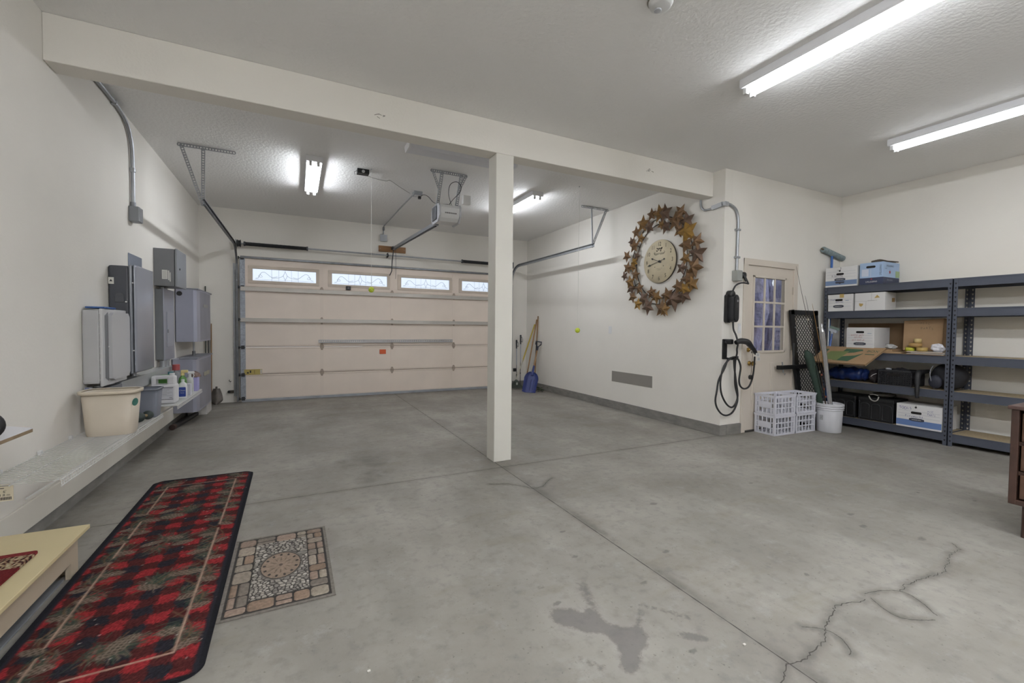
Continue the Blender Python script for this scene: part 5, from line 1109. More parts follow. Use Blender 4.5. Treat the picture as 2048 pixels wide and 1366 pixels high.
def d_water(t, x, x1, y0, y1, z0, z1):
    yc = (y0+y1)/2
    MB().box(x-.001, x1-.003, y0+.003, y1-.003, z0+.0005, z0+.085, .002).build('navy_band', M('navy_print', '#333a52', .6), t)
    handle_hole(t, x, yc+.005, z1-.055, .10)
    m = MB(); face(m, x-.0003, yc+.065, z0+.15, rect(.075, .09)); face(m, x-.0003, yc+.005, z0+.14, rect(.004, .1)); m.build('flap_patch', M('pale_patch', '#c6cbd8', .7), t)
    m = MB(); m.text('S.PELLEGRINO', .026, (x-.0025, yc-.005, z0+.032), FU, FV, sx=.75); star = [(.014*(1 if k % 2 == 0 else .4)*math.sin(k*PI/5), .014*(1 if k % 2 == 0 else .4)*math.cos(k*PI/5)) for k in range(10)]
    m.mat(1); face(m, x-.0018, yc-.005, z0+.066, star); m.build('front_print', [BOXW, M('red_star', '#a8383c', .6)], t)
    m = MB(); m.text('S.PELLEGRINO', .034, (x+.16, y0+.0026, z1-.05), EX, EZ, sx=.8); m.text('1LITRO', .016, (x+.06, y0+.0026, z1-.085), EX, EZ); m.mat(1)
    m.prism([(a*2, b*2) for a, b in star], (x+.16, y0+.003, z0+.15), EX, EZ, (0, -.0008, 0)); m.mat(2).text('S.PELLEGRINO', .03, (x+.16, y0+.0008, z0+.05), EX, EZ, sx=.75); m.build('side_print', [M('navy_print', '#333a52', .6), M('red_star', '#a8383c', .6), M('grey_print2', '#8b8f9c', .6)], t)
    m = MB(); m.text('S.PELLEGRINO', .028, (x-.0012, y0+.03, z0+.175), (0, 0, 1), (0, 1, 0), sx=.75); m.build('edge_print', M('navy_print', '#333a52', .6), t)
    m = MB(); m.box(x+.30, x1-.004, y0+.0015, y0+.0035, z0+.09, z0+.17); m.build('green_print', M('leaf_green_print', '#9db389', .7), t)
carton('light blue mineral water carton with S.PELLEGRINO print, on the top shelf', 7.915, 8.32, 2.835, 3.095, LZ[4], LZ[4]+.275, 'cartons on the top shelf', body=M('light_blue_board', '#a3bad8', .65, noise=(5, .05)), deco=d_water, lid=False, name='drink_carton')
t = thing('glove', 'crumpled dark brown glove lying on the light blue carton', 'glove', (8.1, 2.95, LZ[4]+.276))
m = MB(); m.tube([(8.0, 3.0, LZ[4]+.292), (8.06, 2.94, LZ[4]+.305), (8.14, 2.9, LZ[4]+.296), (8.22, 2.87, LZ[4]+.29)], [.014, .02, .014, .006], 8, smooth=4)
for k in range(4): m.tube([(8.10, 2.93-.012*k, LZ[4]+.296), (8.18, 2.915-.022*k, LZ[4]+.29), (8.24, 2.905-.028*k, LZ[4]+.287)], [.010, .009, .006], 6, smooth=3)
m.build('glove', M('brown_glove_leather', '#4a4136', .8, noise=(20, .3)), t)
def d_window(t, x, x1, y0, y1, z0, z1):
    yc = (y0+y1)/2; handle_hole(t, x, yc+.015, z1-.075); badge(t, x-.001, yc+.02, z0+.065, .125)
    lines(t, x-.0002, y0+.015, y1-.015, [z0+.065], M('blue_line', '#8d95ad', .7)); lines(t, x-.0002, y0+.02, y1-.02, [z0+.11, z0+.15])
    hand_text(t, x, [('WINDOW', .026, yc+.075, z0+.155, .9), ('WASHING', .024, yc+.01, z0+.122, .9)], INKB)
    m = MB(); face(m, x-.0055, yc-.02, z1-.02, rect(.05, .05)); m.build('tape_patch', TAPE, t)
    m = MB(); face(m, x-.0006, y0+.07, z1-.085, rect(.04, .006)); m.build('blue_mark', BOXBLUE, t)
carton('white box with blue handwriting and a tan tape patch, left on the second shelf', 7.926, 8.32, 3.16, 3.463, LZ[3], LZ[3]+.224, G1, deco=d_window)
def d_plain(t, x, x1, y0, y1, z0, z1):
    yc = (y0+y1)/2
    m = MB(); face(m, x-.0003, y1-.11, z0+.12, rect(.22, .002)); face(m, x-.0003, y1-.13, z0+.06, rect(.002, .12)); face(m, x-.0003, yc-.02, z0+.18, rect(.002, .12)); face(m, x-.0004, yc-.03, z0+.125, rect(.10, .004)); m.build('flap_seam', M('seam_grey', '#9f9c98', .8), t)
    m = MB(); face(m, x-.0004, y1-.075, z0+.075, [(-.022, .02), (.025, .012), (.018, -.012), (0, -.025), (-.018, -.012)]); face(m, x-.0004, yc-.08, z1-.055, [(-.03, -.018), (.03, -.012), (.0, .024)]); m.build('tape_scrap', TAPE, t)
    m = MB(); m.prism(rect(.07, .05), (x+.2, y0+.0035, z0+.13), EX, EZ, (0, -.0008, 0)); m.build('side_tape', M('brown_tape', '#8a6d40', .4), t)
carton('plain white box with torn tape scraps, right on the second shelf', 7.926, 8.2, 2.81, 3.145, LZ[3], LZ[3]+.225, G1, deco=d_plain, lid=False)
def d_spring(t, x, x1, y0, y1, z0, z1):
    yc = (y0+y1)/2; handle_hole(t, x, yc, z1-.06); badge(t, x-.001, yc, z0+.055, .135); lines(t, x-.0002, y0+.015, y1-.015, [z0+.055], M('blue_line', '#8d95ad', .7)); lines(t, x-.0002, y0+.02, y1-.02, [z0+.095, z0+.13, z0+.165])
    hand_text(t, x, [('WINTER HATS', .026, yc+.03, z0+.165, .8), ('SPRINGS', .026, yc+.02, z0+.138, .85), ('GOLF WARM UP', .024, yc+.02, z0+.1, .8)], INKR)
    m = MB(); m.text('BANKERS BOX', .014, (x1-.06, y0+.0034, z0+.055), EX, EZ); m.build('side_badge', M('badge_dark', '#3a3d49', .6), t)
    m = MB(); face(m, x-.0006, y0+.055, z1-.075, rect(.045, .005)); m.build('blue_mark', BOXBLUE, t)
carton('white box with red handwriting on the middle shelf, above the slanted cardboard', 7.90, 8.29, 2.90, 3.215, LZ[2]+.052, LZ[2]+.052+.265, G1, deco=d_spring, lid=False)
def d_tools(t, x, x1, y0, y1, z0, z1):
    yc = (y0+y1)/2
    m = MB(); face(m, x-.0004, yc, z0+.055, rect(y1-y0-.01, .07)); m.build('blue_band', M('box_blue_strong', '#6079a8', .7), t)
    handle_hole(t, x, yc+.02, z1-.095, .10); badge(t, x-.001, yc+.015, z0+.097, .14); lines(t, x-.0002, y0+.02, y1-.02, [z0+.125, z0+.16, z0+.195])
    hand_text(t, x, [('TOOLS', .042, y1-.09, z1-.05, .95), ('MISC', .026, y0+.105, z1-.06, .8), ('PARTS', .028, y0+.095, z1-.095, .85)], INKB)
    m = MB(); m.text('Fireworks', .036, (x-.0014, yc+.04, z0+.135), FU, (0, .0, 1), sx=.85, jit=.6); m.build('marker_word', M('strong_blue_ink', '#32377f', .7), t)
    m = MB(); m.cyl((x-.002, yc+.025, z1-.03), (x-.0002, yc+.025, z1-.03), .011, n=12).tube([(x-.002, yc+.025, z1-.03), (x-.003, yc+.022, z1-.005)], .0018, 4); m.build('string_button', BLACK, t)
carton('white box marked TOOLS with a blue band, on the bottom shelf', 7.915, 8.30, 2.235, 2.66, LZ[0], LZ[0]+.272, G1, deco=d_tools, lid=False)
# flattened cartons, cardboard, tapes on the middle shelf
t = thing('slanted_carton', 'flattened brown carton with green print sliding off the middle shelf', 'cardboard', (7.76, 3.1, 1.0))
a = Vector((7.912, 2.775, 1.069)); b = Vector((7.912, 3.455, 1.067)); c2 = Vector((7.62, 3.50, .872)); d2 = Vector((7.62, 2.86, .868))
nn = (b-a).cross(d2-a).normalized(); nn = nn if nn.z > 0 else -nn
for k, mt in ((0, CARD), (1, CARDD), (2, CARD)):
    m = MB(); q = [p-nn*(.0085*k) for p in (a, b, c2, d2)]; m.add(q+[p-nn*.0065 for p in q], [(0, 1, 2, 3), (7, 6, 5, 4), (0, 4, 5, 1), (1, 5, 6, 2), (2, 6, 7, 3), (3, 7, 4, 0)]); m.build('layer', mt, t)
def onq(u, v, h=.0008):                          # u: left to right, v: bottom to top on the sheet
    l = c2+(b-c2)*v; r = d2+(a-d2)*v; return l+(r-l)*u+nn*h
m = MB()
for P in ([(.40, .88), (.38, .14), (.66, .12), (.76, .62), (.68, .86)], [(.04, .62), (.12, .62), (.12, .82), (.06, .82)]): m.add([onq(u, v) for u, v in P], [tuple(range(len(P)))])
m.mat(1).add([onq(u, v, .0014) for u, v in ((.14, .2), (.46, .14), (.50, .72), (.18, .68))], [(0, 1, 2, 3)])
m.mat(0); o_ = onq(.87, .76, .0014); m.text('BOX', .06, o_, (d2-c2), (b-c2)); m.add([onq(u, v) for u, v in ((.80, .56), (.95, .56), (.95, .60), (.80, .60))], [(0, 1, 2, 3)])
m.build('green_print', [GREENP, M('pale_green_print', '#6f7a4c', .8)], t)
t = thing('box_stack_sheet', 'flat brown carton lying under the red-lettered box', 'cardboard', (8.1, 3.05, LZ[2]))
MB().box(7.916, 8.31, 2.63, 3.46, LZ[2], LZ[2]+.022, .003).box(7.918, 8.305, 2.72, 3.44, LZ[2]+.022, LZ[2]+.05, .004).build('sheets', CARD, t)
tag(MB().bar((8.33, 3.40, LZ[2]+.19), (8.33, 2.60, LZ[2]+.19), .012, .37).build('cardboard_panel', CARDD), 'dark brown cardboard panel standing behind the red-lettered box', 'cardboard')
t = thing('leaning_carton', 'brown carton with faint writing leaning on the middle shelf beside the tape rolls', 'cardboard', (8.1, 2.48, LZ[2]))
m = MB(); Q = [Vector(p) for p in ((8.03, 2.66, LZ[2]+.042), (8.03, 2.30, LZ[2]+.042), (8.09, 2.31, LZ[2]+.425), (8.09, 2.68, LZ[2]+.40))]; n_ = Vector((.045, 0, -.006))
m.add(Q+[q+n_ for q in Q], [(0, 1, 2, 3), (7, 6, 5, 4), (0, 4, 5, 1), (1, 5, 6, 2), (2, 6, 7, 3), (3, 7, 4, 0)]); m.build('carton', CARD, t)
m = MB(); v = (Q[3]-Q[0]).normalized(); m.text('MISC', .04, Q[0]+v*.33+Vector((-.003, -.2, 0)), FU, v, jit=1).text('PARTS', .04, Q[0]+v*.27+Vector((-.003, -.22, 0)), FU, v, jit=1); m.build('handwriting', M('faint_brown_ink', '#6e5f4e', .8), t)
m = MB(); e = [Q[1], Q[1]+Vector((.12, -.03, 0)), Q[2]+Vector((.10, -.03, -.01)), Q[2]]; m.add(e+[p+Vector((.0, .006, 0)) for p in e], [(0, 1, 2, 3), (7, 6, 5, 4), (0, 4, 5, 1), (1, 5, 6, 2), (2, 6, 7, 3), (3, 7, 4, 0)]); m.build('side_flap', CARDD, t)
t = thing('paper_stack', 'loose white and brown paper sheets spread along the middle shelf edge', 'papers', (8.0, 2.45, LZ[2]+.001))
for k in range(6):
    z = LZ[2]+.0008+k*.0062; y0 = 2.238+.012*(k % 3); m = MB()
    m.box(7.908+.012*(k % 2), 8.2-.01*k, y0, 2.60-.02*(k % 4) if k else 2.615, z, z+.0055); m.build('sheet', (CARD, BOXW, M('grey_sheet', '#a7a39c', .8), BOXW, CARD, BOXW)[k], t)
zt_ = LZ[2]+.039
def tape_roll(label, x, y, z, R, w_, mt, band=None):
    t = thing('tape_roll', label, 'tape', (x, y, z), 'tape rolls')
    MB().lathe([(R*.55, 0), (R, 0), (R, w_), (R*.55, w_), (R*.55, 0)], (x, y, z), EZ, 32).build('tape', mt, t)
    MB().lathe([(R*.53, .001), (R*.552, .001), (R*.552, w_+.001), (R*.53, w_+.001), (R*.53, .001)], (x, y, z), EZ, 32).build('core', CARD, t)
    if band: MB().lathe([(R+.0003, w_*.2), (R+.0008, w_*.2), (R+.0008, w_*.8), (R+.0003, w_*.8)], (x, y, z), EZ, 32).build('printed_band', band, t)
tape_roll('yellow tape roll at the bottom of the tape pile on the middle shelf', 7.965, 2.565, zt_, .045, .042, M('yellow_tape', '#b9b83e', .4))
tape_roll('tan tape roll at the front right of the tape pile', 7.96, 2.452, zt_, .052, .046, M('tan_tape_roll', '#b39758', .35))
tape_roll('wide brown tape roll resting across the two lower rolls', 7.97, 2.52, zt_+.0475, .062, .048, M('brown_tape_roll', '#a3824f', .35))
tape_roll('small pale tape roll on top of the tape pile', 7.975, 2.50, zt_+.097, .036, .05, M('pale_tape_roll', '#c4ad78', .35))
t = thing('plastic_bag', 'crumpled white plastic bag beside the tape rolls', 'bag', (8.0, 2.30, zt_))
def blob(c, sx, sy, sz, amp, seed, nu=28, nv=16, flat=True):
    r_ = np.random.default_rng(seed); ph = r_.uniform(0, 6.28, 8); vs = []
    for j in range(nv+1):
        b = -PI/2+PI*j/nv
        for i in range(nu):
            a = 2*PI*i/nu; k = 1+amp*(math.sin(3*a+ph[0]+2*b)*.5+math.sin(5*a+ph[1]-3*b)*.35+math.sin(7*b+ph[2]+2*a)*.3+math.sin(9*a+4*b+ph[3])*.25)
            z = math.sin(b)*sz*k; 
            if flat: z = max(z, -sz*.98)
            vs.append((c[0]+math.cos(a)*math.cos(b)*sx*k, c[1]+math.sin(a)*math.cos(b)*sy*k, c[2]+z))
    return vs, [(j*nu+i, j*nu+(i+1) % nu, (j+1)*nu+(i+1) % nu, (j+1)*nu+i) for j in range(nv) for i in range(nu)]
v_, f_ = blob((7.955, 2.31, zt_+.045), .045, .06, .045, .22, 3); v_ = [(x, y, max(z, zt_+.001)) for x, y, z in v_]; MB().add(v_, f_).build('bag', M('white_bag_film', '#cfcdd2', .35), t)
v_, f_ = blob((7.97, 2.76, LZ[2]+.08), .04, .06, .03, .2, 9); v_ = [(x, y, max(z, LZ[2]+.056)) for x, y, z in v_]
tag(MB().add(v_, f_).build('foil_packet', M('clear_packet', '#a9a8a6', .25)), 'small clear plastic packet behind the yellow tape roll', 'packet')
# second shelf from the floor: blue bag, dark clothes, mesh basket, backpack, umbrella
z1 = LZ[1]
t = thing('sleeping_bag', 'shiny blue nylon bag lying on the shelf above the black crates', 'bag', (8.08, 3.3, z1))
m = MB(); P = [(8.04, 3.47), (8.04, 3.42), (8.06, 3.3), (8.08, 3.14), (8.09, 3.05), (8.10, 3.01)]; rr = [.02, .085, .10, .095, .08, .03]
pts = spline([Vector((x, y, z1+.092)) for x, y in P], 6); n = len(pts); vs = []
for i, p in enumerate(pts):
    r = np.interp(i/(n-1)*5, range(6), rr)*(1+.08*math.sin(i*1.7))
    for j in range(20): a = 2*PI*j/20; k = 1+.08*math.sin(4*a+i*.9)+.05*math.sin(7*a-i*1.3); vs.append((p.x+r*k*math.cos(a)*1.05, p.y+.2*r*math.sin(a*2)*.2, max(z1+.002, p.z+r*k*math.sin(a)*.85)))
m.add(vs, [(i*20+j, i*20+(j+1) % 20, (i+1)*20+(j+1) % 20, (i+1)*20+j) for i in range(n-1) for j in range(20)], True); m.build('bag', M('blue_nylon', '#1a3068', .35, noise=(9, .3)), t)
m = MB(); m.tube([(7.97, 3.46+.0, z1+.09+.09*math.sin(a)) if False else (8.04+.086*math.cos(a), 3.40, z1+.09+.078*math.sin(a)) for a in np.linspace(0, 2*PI, 20)[:-1]], .005, 5, closed=True); m.build('drawcord', M('dark_cord', '#1c2c55', .6), t)
v_, f_ = blob((8.05, 2.945, z1+.085), .10, .055, .085, .14, 5); v_ = [(x, min(y, 2.99), max(z, z1+.002)) for x, y, z in v_]
t = thing('jacket', 'dark crumpled jacket with white trim beside the blue bag', 'jacket', (8.05, 2.93, z1)); MB().add(v_, f_, True).build('cloth', M('black_red_fabric', '#2a2224', .8, noise=(14, .5)), t)
m = MB(); m.tube([(7.955, 2.96, z1+.07), (7.94, 2.92, z1+.11), (7.96, 2.89, z1+.13)], .004, 5, smooth=3); m.build('white_trim', M('white_trim_fabric', '#b9b4b2', .8), t)
t = thing('mesh_basket', 'dark grey plastic basket with a square-hole pattern on the shelf', 'basket', (8.08, 2.69, z1))
BK = M('basket_plastic', '#2d2d30', .5); bx0, bx1, by0, by1, bz1 = 7.93, 8.25, 2.53, 2.855, z1+.19
m = MB(); m.box(bx0, bx1, by0, by1, z1, z1+.006)
def grid_wall(m, o, u, L_, hgt, nu, nv, tk):
    o, u = Vector(o), Vector(u); nrm = u.cross(Vector((0, 0, 1))); du = L_/nu; dv = hgt/nv
    for i in range(nu+1): m.bar(o+u*(du*i), o+u*(du*i)+Vector((0, 0, hgt)), du*.5, tk, nrm)
    for j in range(nv+1): m.bar(o+Vector((0, 0, dv*j)), o+u*L_+Vector((0, 0, dv*j)), tk, dv*.5, EZ)
grid_wall(m, (bx0, by0, z1+.008), EY, by1-by0, .16, 13, 7, .004); grid_wall(m, (bx1, by0, z1+.008), EY, by1-by0, .16, 13, 7, .004)
grid_wall(m, (bx0, by0, z1+.008), EX, bx1-bx0, .16, 13, 7, .004); grid_wall(m, (bx0, by1, z1+.008), EX, bx1-bx0, .16, 13, 7, .004)
bk = m.build('basket', BK, t)
m = MB(); o = .012; zr = bz1-.018; m.box(bx0-o, bx1+o, by0-o, by0+.004, zr, bz1, .003).box(bx0-o, bx1+o, by1-.004, by1+o, zr, bz1, .003).box(bx0-o, bx0+.004, by0-o, by1+o, zr, bz1, .003).box(bx1-.004, bx1+o, by0-o, by1+o, zr, bz1, .003); m.build('rim', BK, t)
m = MB(); m.rrect(.13, .035, .016, (bx0-.003, 2.70, z1+.135), FU, FV, (-.003, 0, 0)); m.build('handle_hole', HOLE, bk)
t = thing('basket_contents', 'dark clothing heaped inside the mesh basket', 'clothing', (8.09, 2.69, z1+.0065))
v_, f_ = blob((8.09, 2.69, z1+.10), .115, .12, .11, .07, 11); MB().add([(x, y, max(z, z1+.0075)) for x, y, z in v_], f_, True).build('cloth', M('charcoal_cloth', '#242428', .85, noise=(14, .4)), t)
m = MB(); v_, f_ = blob((8.02, 2.79, z1+.195), .025, .03, .012, .15, 12); m.add(v_, f_, True).build('white_edge', M('white_cloth', '#b8b8bd', .8), t)
t = thing('umbrella', 'folded black umbrella with its curved grip hanging over the shelf edge', 'umbrella', (7.9, 2.46, z1-.1))
m = MB(); m.tube([(8.2, 2.47, z1+.19), (8.0, 2.465, z1+.185), (7.93, 2.46, z1+.18), (7.885, 2.455, z1+.14), (7.875, 2.45, z1+.05)], [.02, .03, .032, .03, .028], 10, smooth=4); m.build('canopy', M('black_nylon', '#1a1a1d', .6, noise=(20, .2)), t)
m = MB(); m.tube([(7.875, 2.45, z1+.06), (7.873, 2.45, z1-.02), (7.874, 2.448, z1-.11)], [.02, .024, .017], 10, smooth=4); m.build('grip', BLACK, t)
t = thing('backpack', 'black and navy backpack with grey piping behind the meeting shelf posts', 'backpack', (8.07, 2.29, z1))
m = MB(); PR = [(2.40, 0), (2.395, .17), (2.375, .24), (2.33, .285), (2.28, .275), (2.243, .25), (2.236, .0)]
v_, f_ = blob((8.11, 2.255, z1+.15), .135, .16, .15, .05, 21, 32, 20); MB().add([(x, y, max(z, z1+.002)) for x, y, z in v_], f_, True).build('body', M('black_backpack_fabric', '#1d1d22', .75, noise=(18, .25)), t)
m = MB(); m.tube([(7.955, 2.33, z1+.01), (7.932, 2.35, z1+.1), (7.94, 2.365, z1+.2), (7.985, 2.355, z1+.27)], .004, 5, smooth=4); m.build('piping', M('grey_piping', '#85868c', .7), t)
v_, f_ = blob((7.955, 2.32, z1+.09), .03, .06, .075, .05, 22); MB().add([(x, y, max(z, z1+.003)) for x, y, z in v_], f_, True).build('front_pocket', M('navy_pocket', '#20222e', .7), t)
m = MB(); m.tube([(8.1, 2.30, z1+.275), (8.11, 2.27, z1+.295), (8.12, 2.24, z1+.275)], .007, 6, smooth=4); m.build('carry_loop', MBLACK, t)
# bottom shelf: two black crates
z0 = LZ[0]
def black_crate(label, y0, y1, h):
    t = thing('black_crate', label, 'crate', (8.08, (y0+y1)/2, z0), 'black storage crates'); x0, x1 = 7.925, 8.28
    BC = M('black_crate_plastic', '#161617', .5)
    m = MB(); m.box(x0+.012, x1-.012, y0+.012, y1-.012, z0, z0+h-.02, .008)
    m.build('tub', BC, t)
    m = MB(); n = 3; wd = (y1-y0-.03)/n
    for i in range(n):
        yc = y0+.015+wd*(i+.5); w2 = wd*.40; zb, zt = z0+.03, z0+h*.74
        arch = [(yc-w2, zb), (yc-w2, zt-w2*.6)]+[(yc-w2*math.cos(a), zt-w2*.6+w2*.6*math.sin(a)) for a in np.linspace(0, PI, 9)[1:-1]]+[(yc+w2, zt-w2*.6), (yc+w2, zb)]
        m.tube([(x0+.010, p, q) for p, q in arch], .006, 6, closed=True)
    m.build('arch_ribs', M('black_rib', '#28282a', .45), t)
    m = MB(); zr = z0+h-.045; m.box(x0, x1, y0, y1, zr, z0+h, .006); m.build('rim', BC, t)
    for y in (y0+.006, y1-.018): MB().box(x0+.003, x0+.014, y, y+.012, z0+.004, zr, .003).build('corner_rib', M('black_rib', '#28282a', .45), t)
black_crate('black storage crate farther left on the bottom shelf, behind the bucket', 3.09, 3.44, .29)
black_crate('black storage crate in the middle of the bottom shelf, bag on top', 2.685, 3.065, .29)
t = thing('cable_bundle', 'tangle of dark bag and pale straps on top of the middle black crate', 'bag', (8.05, 2.88, z0+.291))
v_, f_ = blob((8.10, 2.86, z0+.33), .11, .12, .032, .12, 41); MB().add([(x, y, max(z, z0+.2935)) for x, y, z in v_], f_, True).build('bag', M('dark_olive_bag', '#4a463f', .8, noise=(18, .3)), t)
m = MB(); m.tube([(7.93, 2.95, z0+.31), (7.915, 2.92, z0+.27), (7.912, 2.88, z0+.255), (7.915, 2.85, z0+.275), (7.94, 2.85, z0+.31)], .008, 6, smooth=4).tube([(7.96, 2.95, z0+.325), (7.94, 2.9, z0+.335), (7.95, 2.86, z0+.325)], .006, 6, smooth=3); m.build('strap', M('pale_strap', '#9a978f', .7), t)
# things between the unit and the wall, squeegee, roller, wall outlet
tag(MB().box(X2-.006, X2-.0005, 2.232, 2.305, 1.262, 1.385, .002).build('wall_outlet', M('outlet_grey_white', '#c2beb4', .5)), 'wall outlet plate seen through the shelving, behind the posts', 'outlet')
t = thing('paint_roller', 'grey paint roller on a blue handle above the BIKING box', 'paint roller', (8.12, 3.54, 1.9))
MB().cyl((7.90, 3.526, 2.395), (8.385, 3.528, 2.31), .038, n=18).build('roller_cover', M('grey_blue_nap', '#8b999c', .95, noise=(30, .25), bump=(120, .6, .004)), t)
MB().cyl((7.86, 3.526, 2.402), (7.91, 3.526, 2.393), .012, n=8).build('axle', M('dull_axle', '#6d6455', .5, .4), t)
MB().cyl((8.095, 3.535, .004), (8.12, 3.528, 2.34), .015, n=10).build('handle', M('blue_handle', '#2c60a8', .45), t)
t = thing('squeegee', 'blue handled squeegee with a grey head standing left of the red-lettered box', 'squeegee', (8.0, 3.42, LZ[2]+.052))
zb = LZ[2]+.052
MB().cyl((7.935, 3.425, zb), (7.945, 3.405, zb+.19), .012, n=10).build('handle', M('blue_handle2', '#5a72ad', .45), t)
m = MB(); m.bar((7.945, 3.45, zb+.245), (7.935, 3.34, zb+.205), .03, .035); m.cyl((7.943, 3.407, zb+.18), (7.942, 3.40, zb+.225), .016, n=8); m.build('head', M('grey_head', '#b9bec8', .4), t)
m = MB(); m.bar((7.94, 3.43, zb+.275), (7.93, 3.31, zb+.235), .012, .03); m.build('sponge', M('green_grey_sponge', '#7f9188', .9), t)
t = thing('white_pole', 'thin white pole standing inside the far end of the shelving', 'pole', (7.96, 3.46, zb)); MB().cyl((7.955, 3.458, zb), (7.95, 3.452, LEV[3]-.1), .009, n=8).build('pole', WHITEP, t); MB().cyl((7.955, 3.458, zb), (7.9548, 3.4578, zb+.02), .011, n=8).build('foot', WENAM, t)

# ------------------------------------------------------------------ dresser at the right edge
t = thing('dresser', 'dark brown wooden dresser with tapered legs at the right edge of the photo', 'dresser', (5.65, .35, 0))
WD = M('dark_walnut', '#432f27', .4, noise=(5, .25, (3, .4, 3))); WD2 = M('walnut_drawer', '#523a2c', .42, noise=(5, .22, (3, .4, 3)))
dx0, dx1, dy0, dy1, dz0, dz1 = 5.38, 5.86, -.45, 1.045, .205, .795
m = MB(); m.box(dx0, dx1, dy1-.035, dy1, dz0, dz1, .004).box(dx0, dx1, dy0, dy0+.035, dz0, dz1, .004).box(dx0, dx1, dy0+.03, dy1-.03, dz0, dz0+.03, .003).box(dx1-.01, dx1, dy0, dy1, dz0, dz1)
for zz in (.40, .585): m.box(dx0+.02, dx1, dy0+.03, dy1-.03, zz-.012, zz+.012)
m.build('case', WD, t)
m = MB(); m.box(dx0-.012, dx1+.004, dy0-.014, dy1+.014, dz1, dz1+.024, .004); m.build('top', M('dresser_top', '#54403a', .35, noise=(5, .2, (3, .4, 3))), t)
for z0_, z1_ in ((.245, .392), (.42, .575), (.60, .775)):
    for y0_, y1_ in ((.32, dy1-.045), (dy0+.045, .30)):
        MB().box(dx0+.008, dx0+.03, y0_, y1_, z0_, z1_, .004).build('drawer', WD2, t)
for x in (dx0+.07, dx1-.06):
    for y in (dy1-.075, dy0+.075): MB().cyl((x-.02*(1 if x < 5.6 else -1), y+.01, 0), (x, y, dz0+.001), .016, .03, n=14).build('leg', WD, t)
# ------------------------------------------------------------------ step, rugs and mats on the left
t = thing('entry_step', 'pale yellow painted wooden step at the lower left, small red rug on it', 'step', (.22, 1.9, 0))
CY = M('pale_yellow_paint', '#cfc096', .5, noise=(3, .05)); CB2 = M('beige_step_side', '#b7a994', .55, noise=(4, .06))
sy0, sy1 = .35, 2.98
m = MB(); m.box(.017, .426, sy0, sy1, .210, .230, .003); m.build('tread', CY, t)
m = MB(); m.box(.362, .383, sy0, sy1-.02, .078, .210); m.box(.362, .383, sy1-.10, sy1-.02, .0, .078); m.box(.017, .362, sy1-.042, sy1-.02, .0, .212); m.box(.017, .362, sy0, sy0+.02, 0, .212); m.build('riser', CB2, t)
m = MB(); m.box(.383, .396, sy0, sy1-.01, .187, .210, .002); m.build('nosing_trim', CY, t)
m = MB(); m.box(.315, .36, sy0+.02, sy1-.11, .001, .010, .001); m.build('floor_strip', M('grey_metal_strip', '#8d8f92', .4, .4), t)
PAINT = M('woven_pile', '#ffffff', .95, attr='paint', noise=(90, .16), bump=(260, .5, .002), spec=.1)
STONEP = M('rubber_stone_mat', '#ffffff', .8, attr='paint', noise=(70, .25), bump=(160, .4, .001), spec=.2)
def L3(h): return np.array(lin(h))
def stroke(C, X, Y, pts, wd, col, a=1.0):
    pts = [(float(p[0]), float(p[1])) for p in pts]
    x0 = min(p[0] for p in pts)-wd*2; x1 = max(p[0] for p in pts)+wd*2; y0 = min(p[1] for p in pts)-wd*2; y1 = max(p[1] for p in pts)+wd*2
    i0, i1 = np.searchsorted(X[0], [x0, x1]); j0, j1 = np.searchsorted(Y[:, 0], [y0, y1])
    if i1 <= i0 or j1 <= j0: return
    d = seg_d(X[j0:j1, i0:i1], Y[j0:j1, i0:i1], pts); k = (np.clip(1.3-d/wd, 0, 1)*a)[..., None]
    C[j0:j1, i0:i1] = C[j0:j1, i0:i1]*(1-k)+col*k
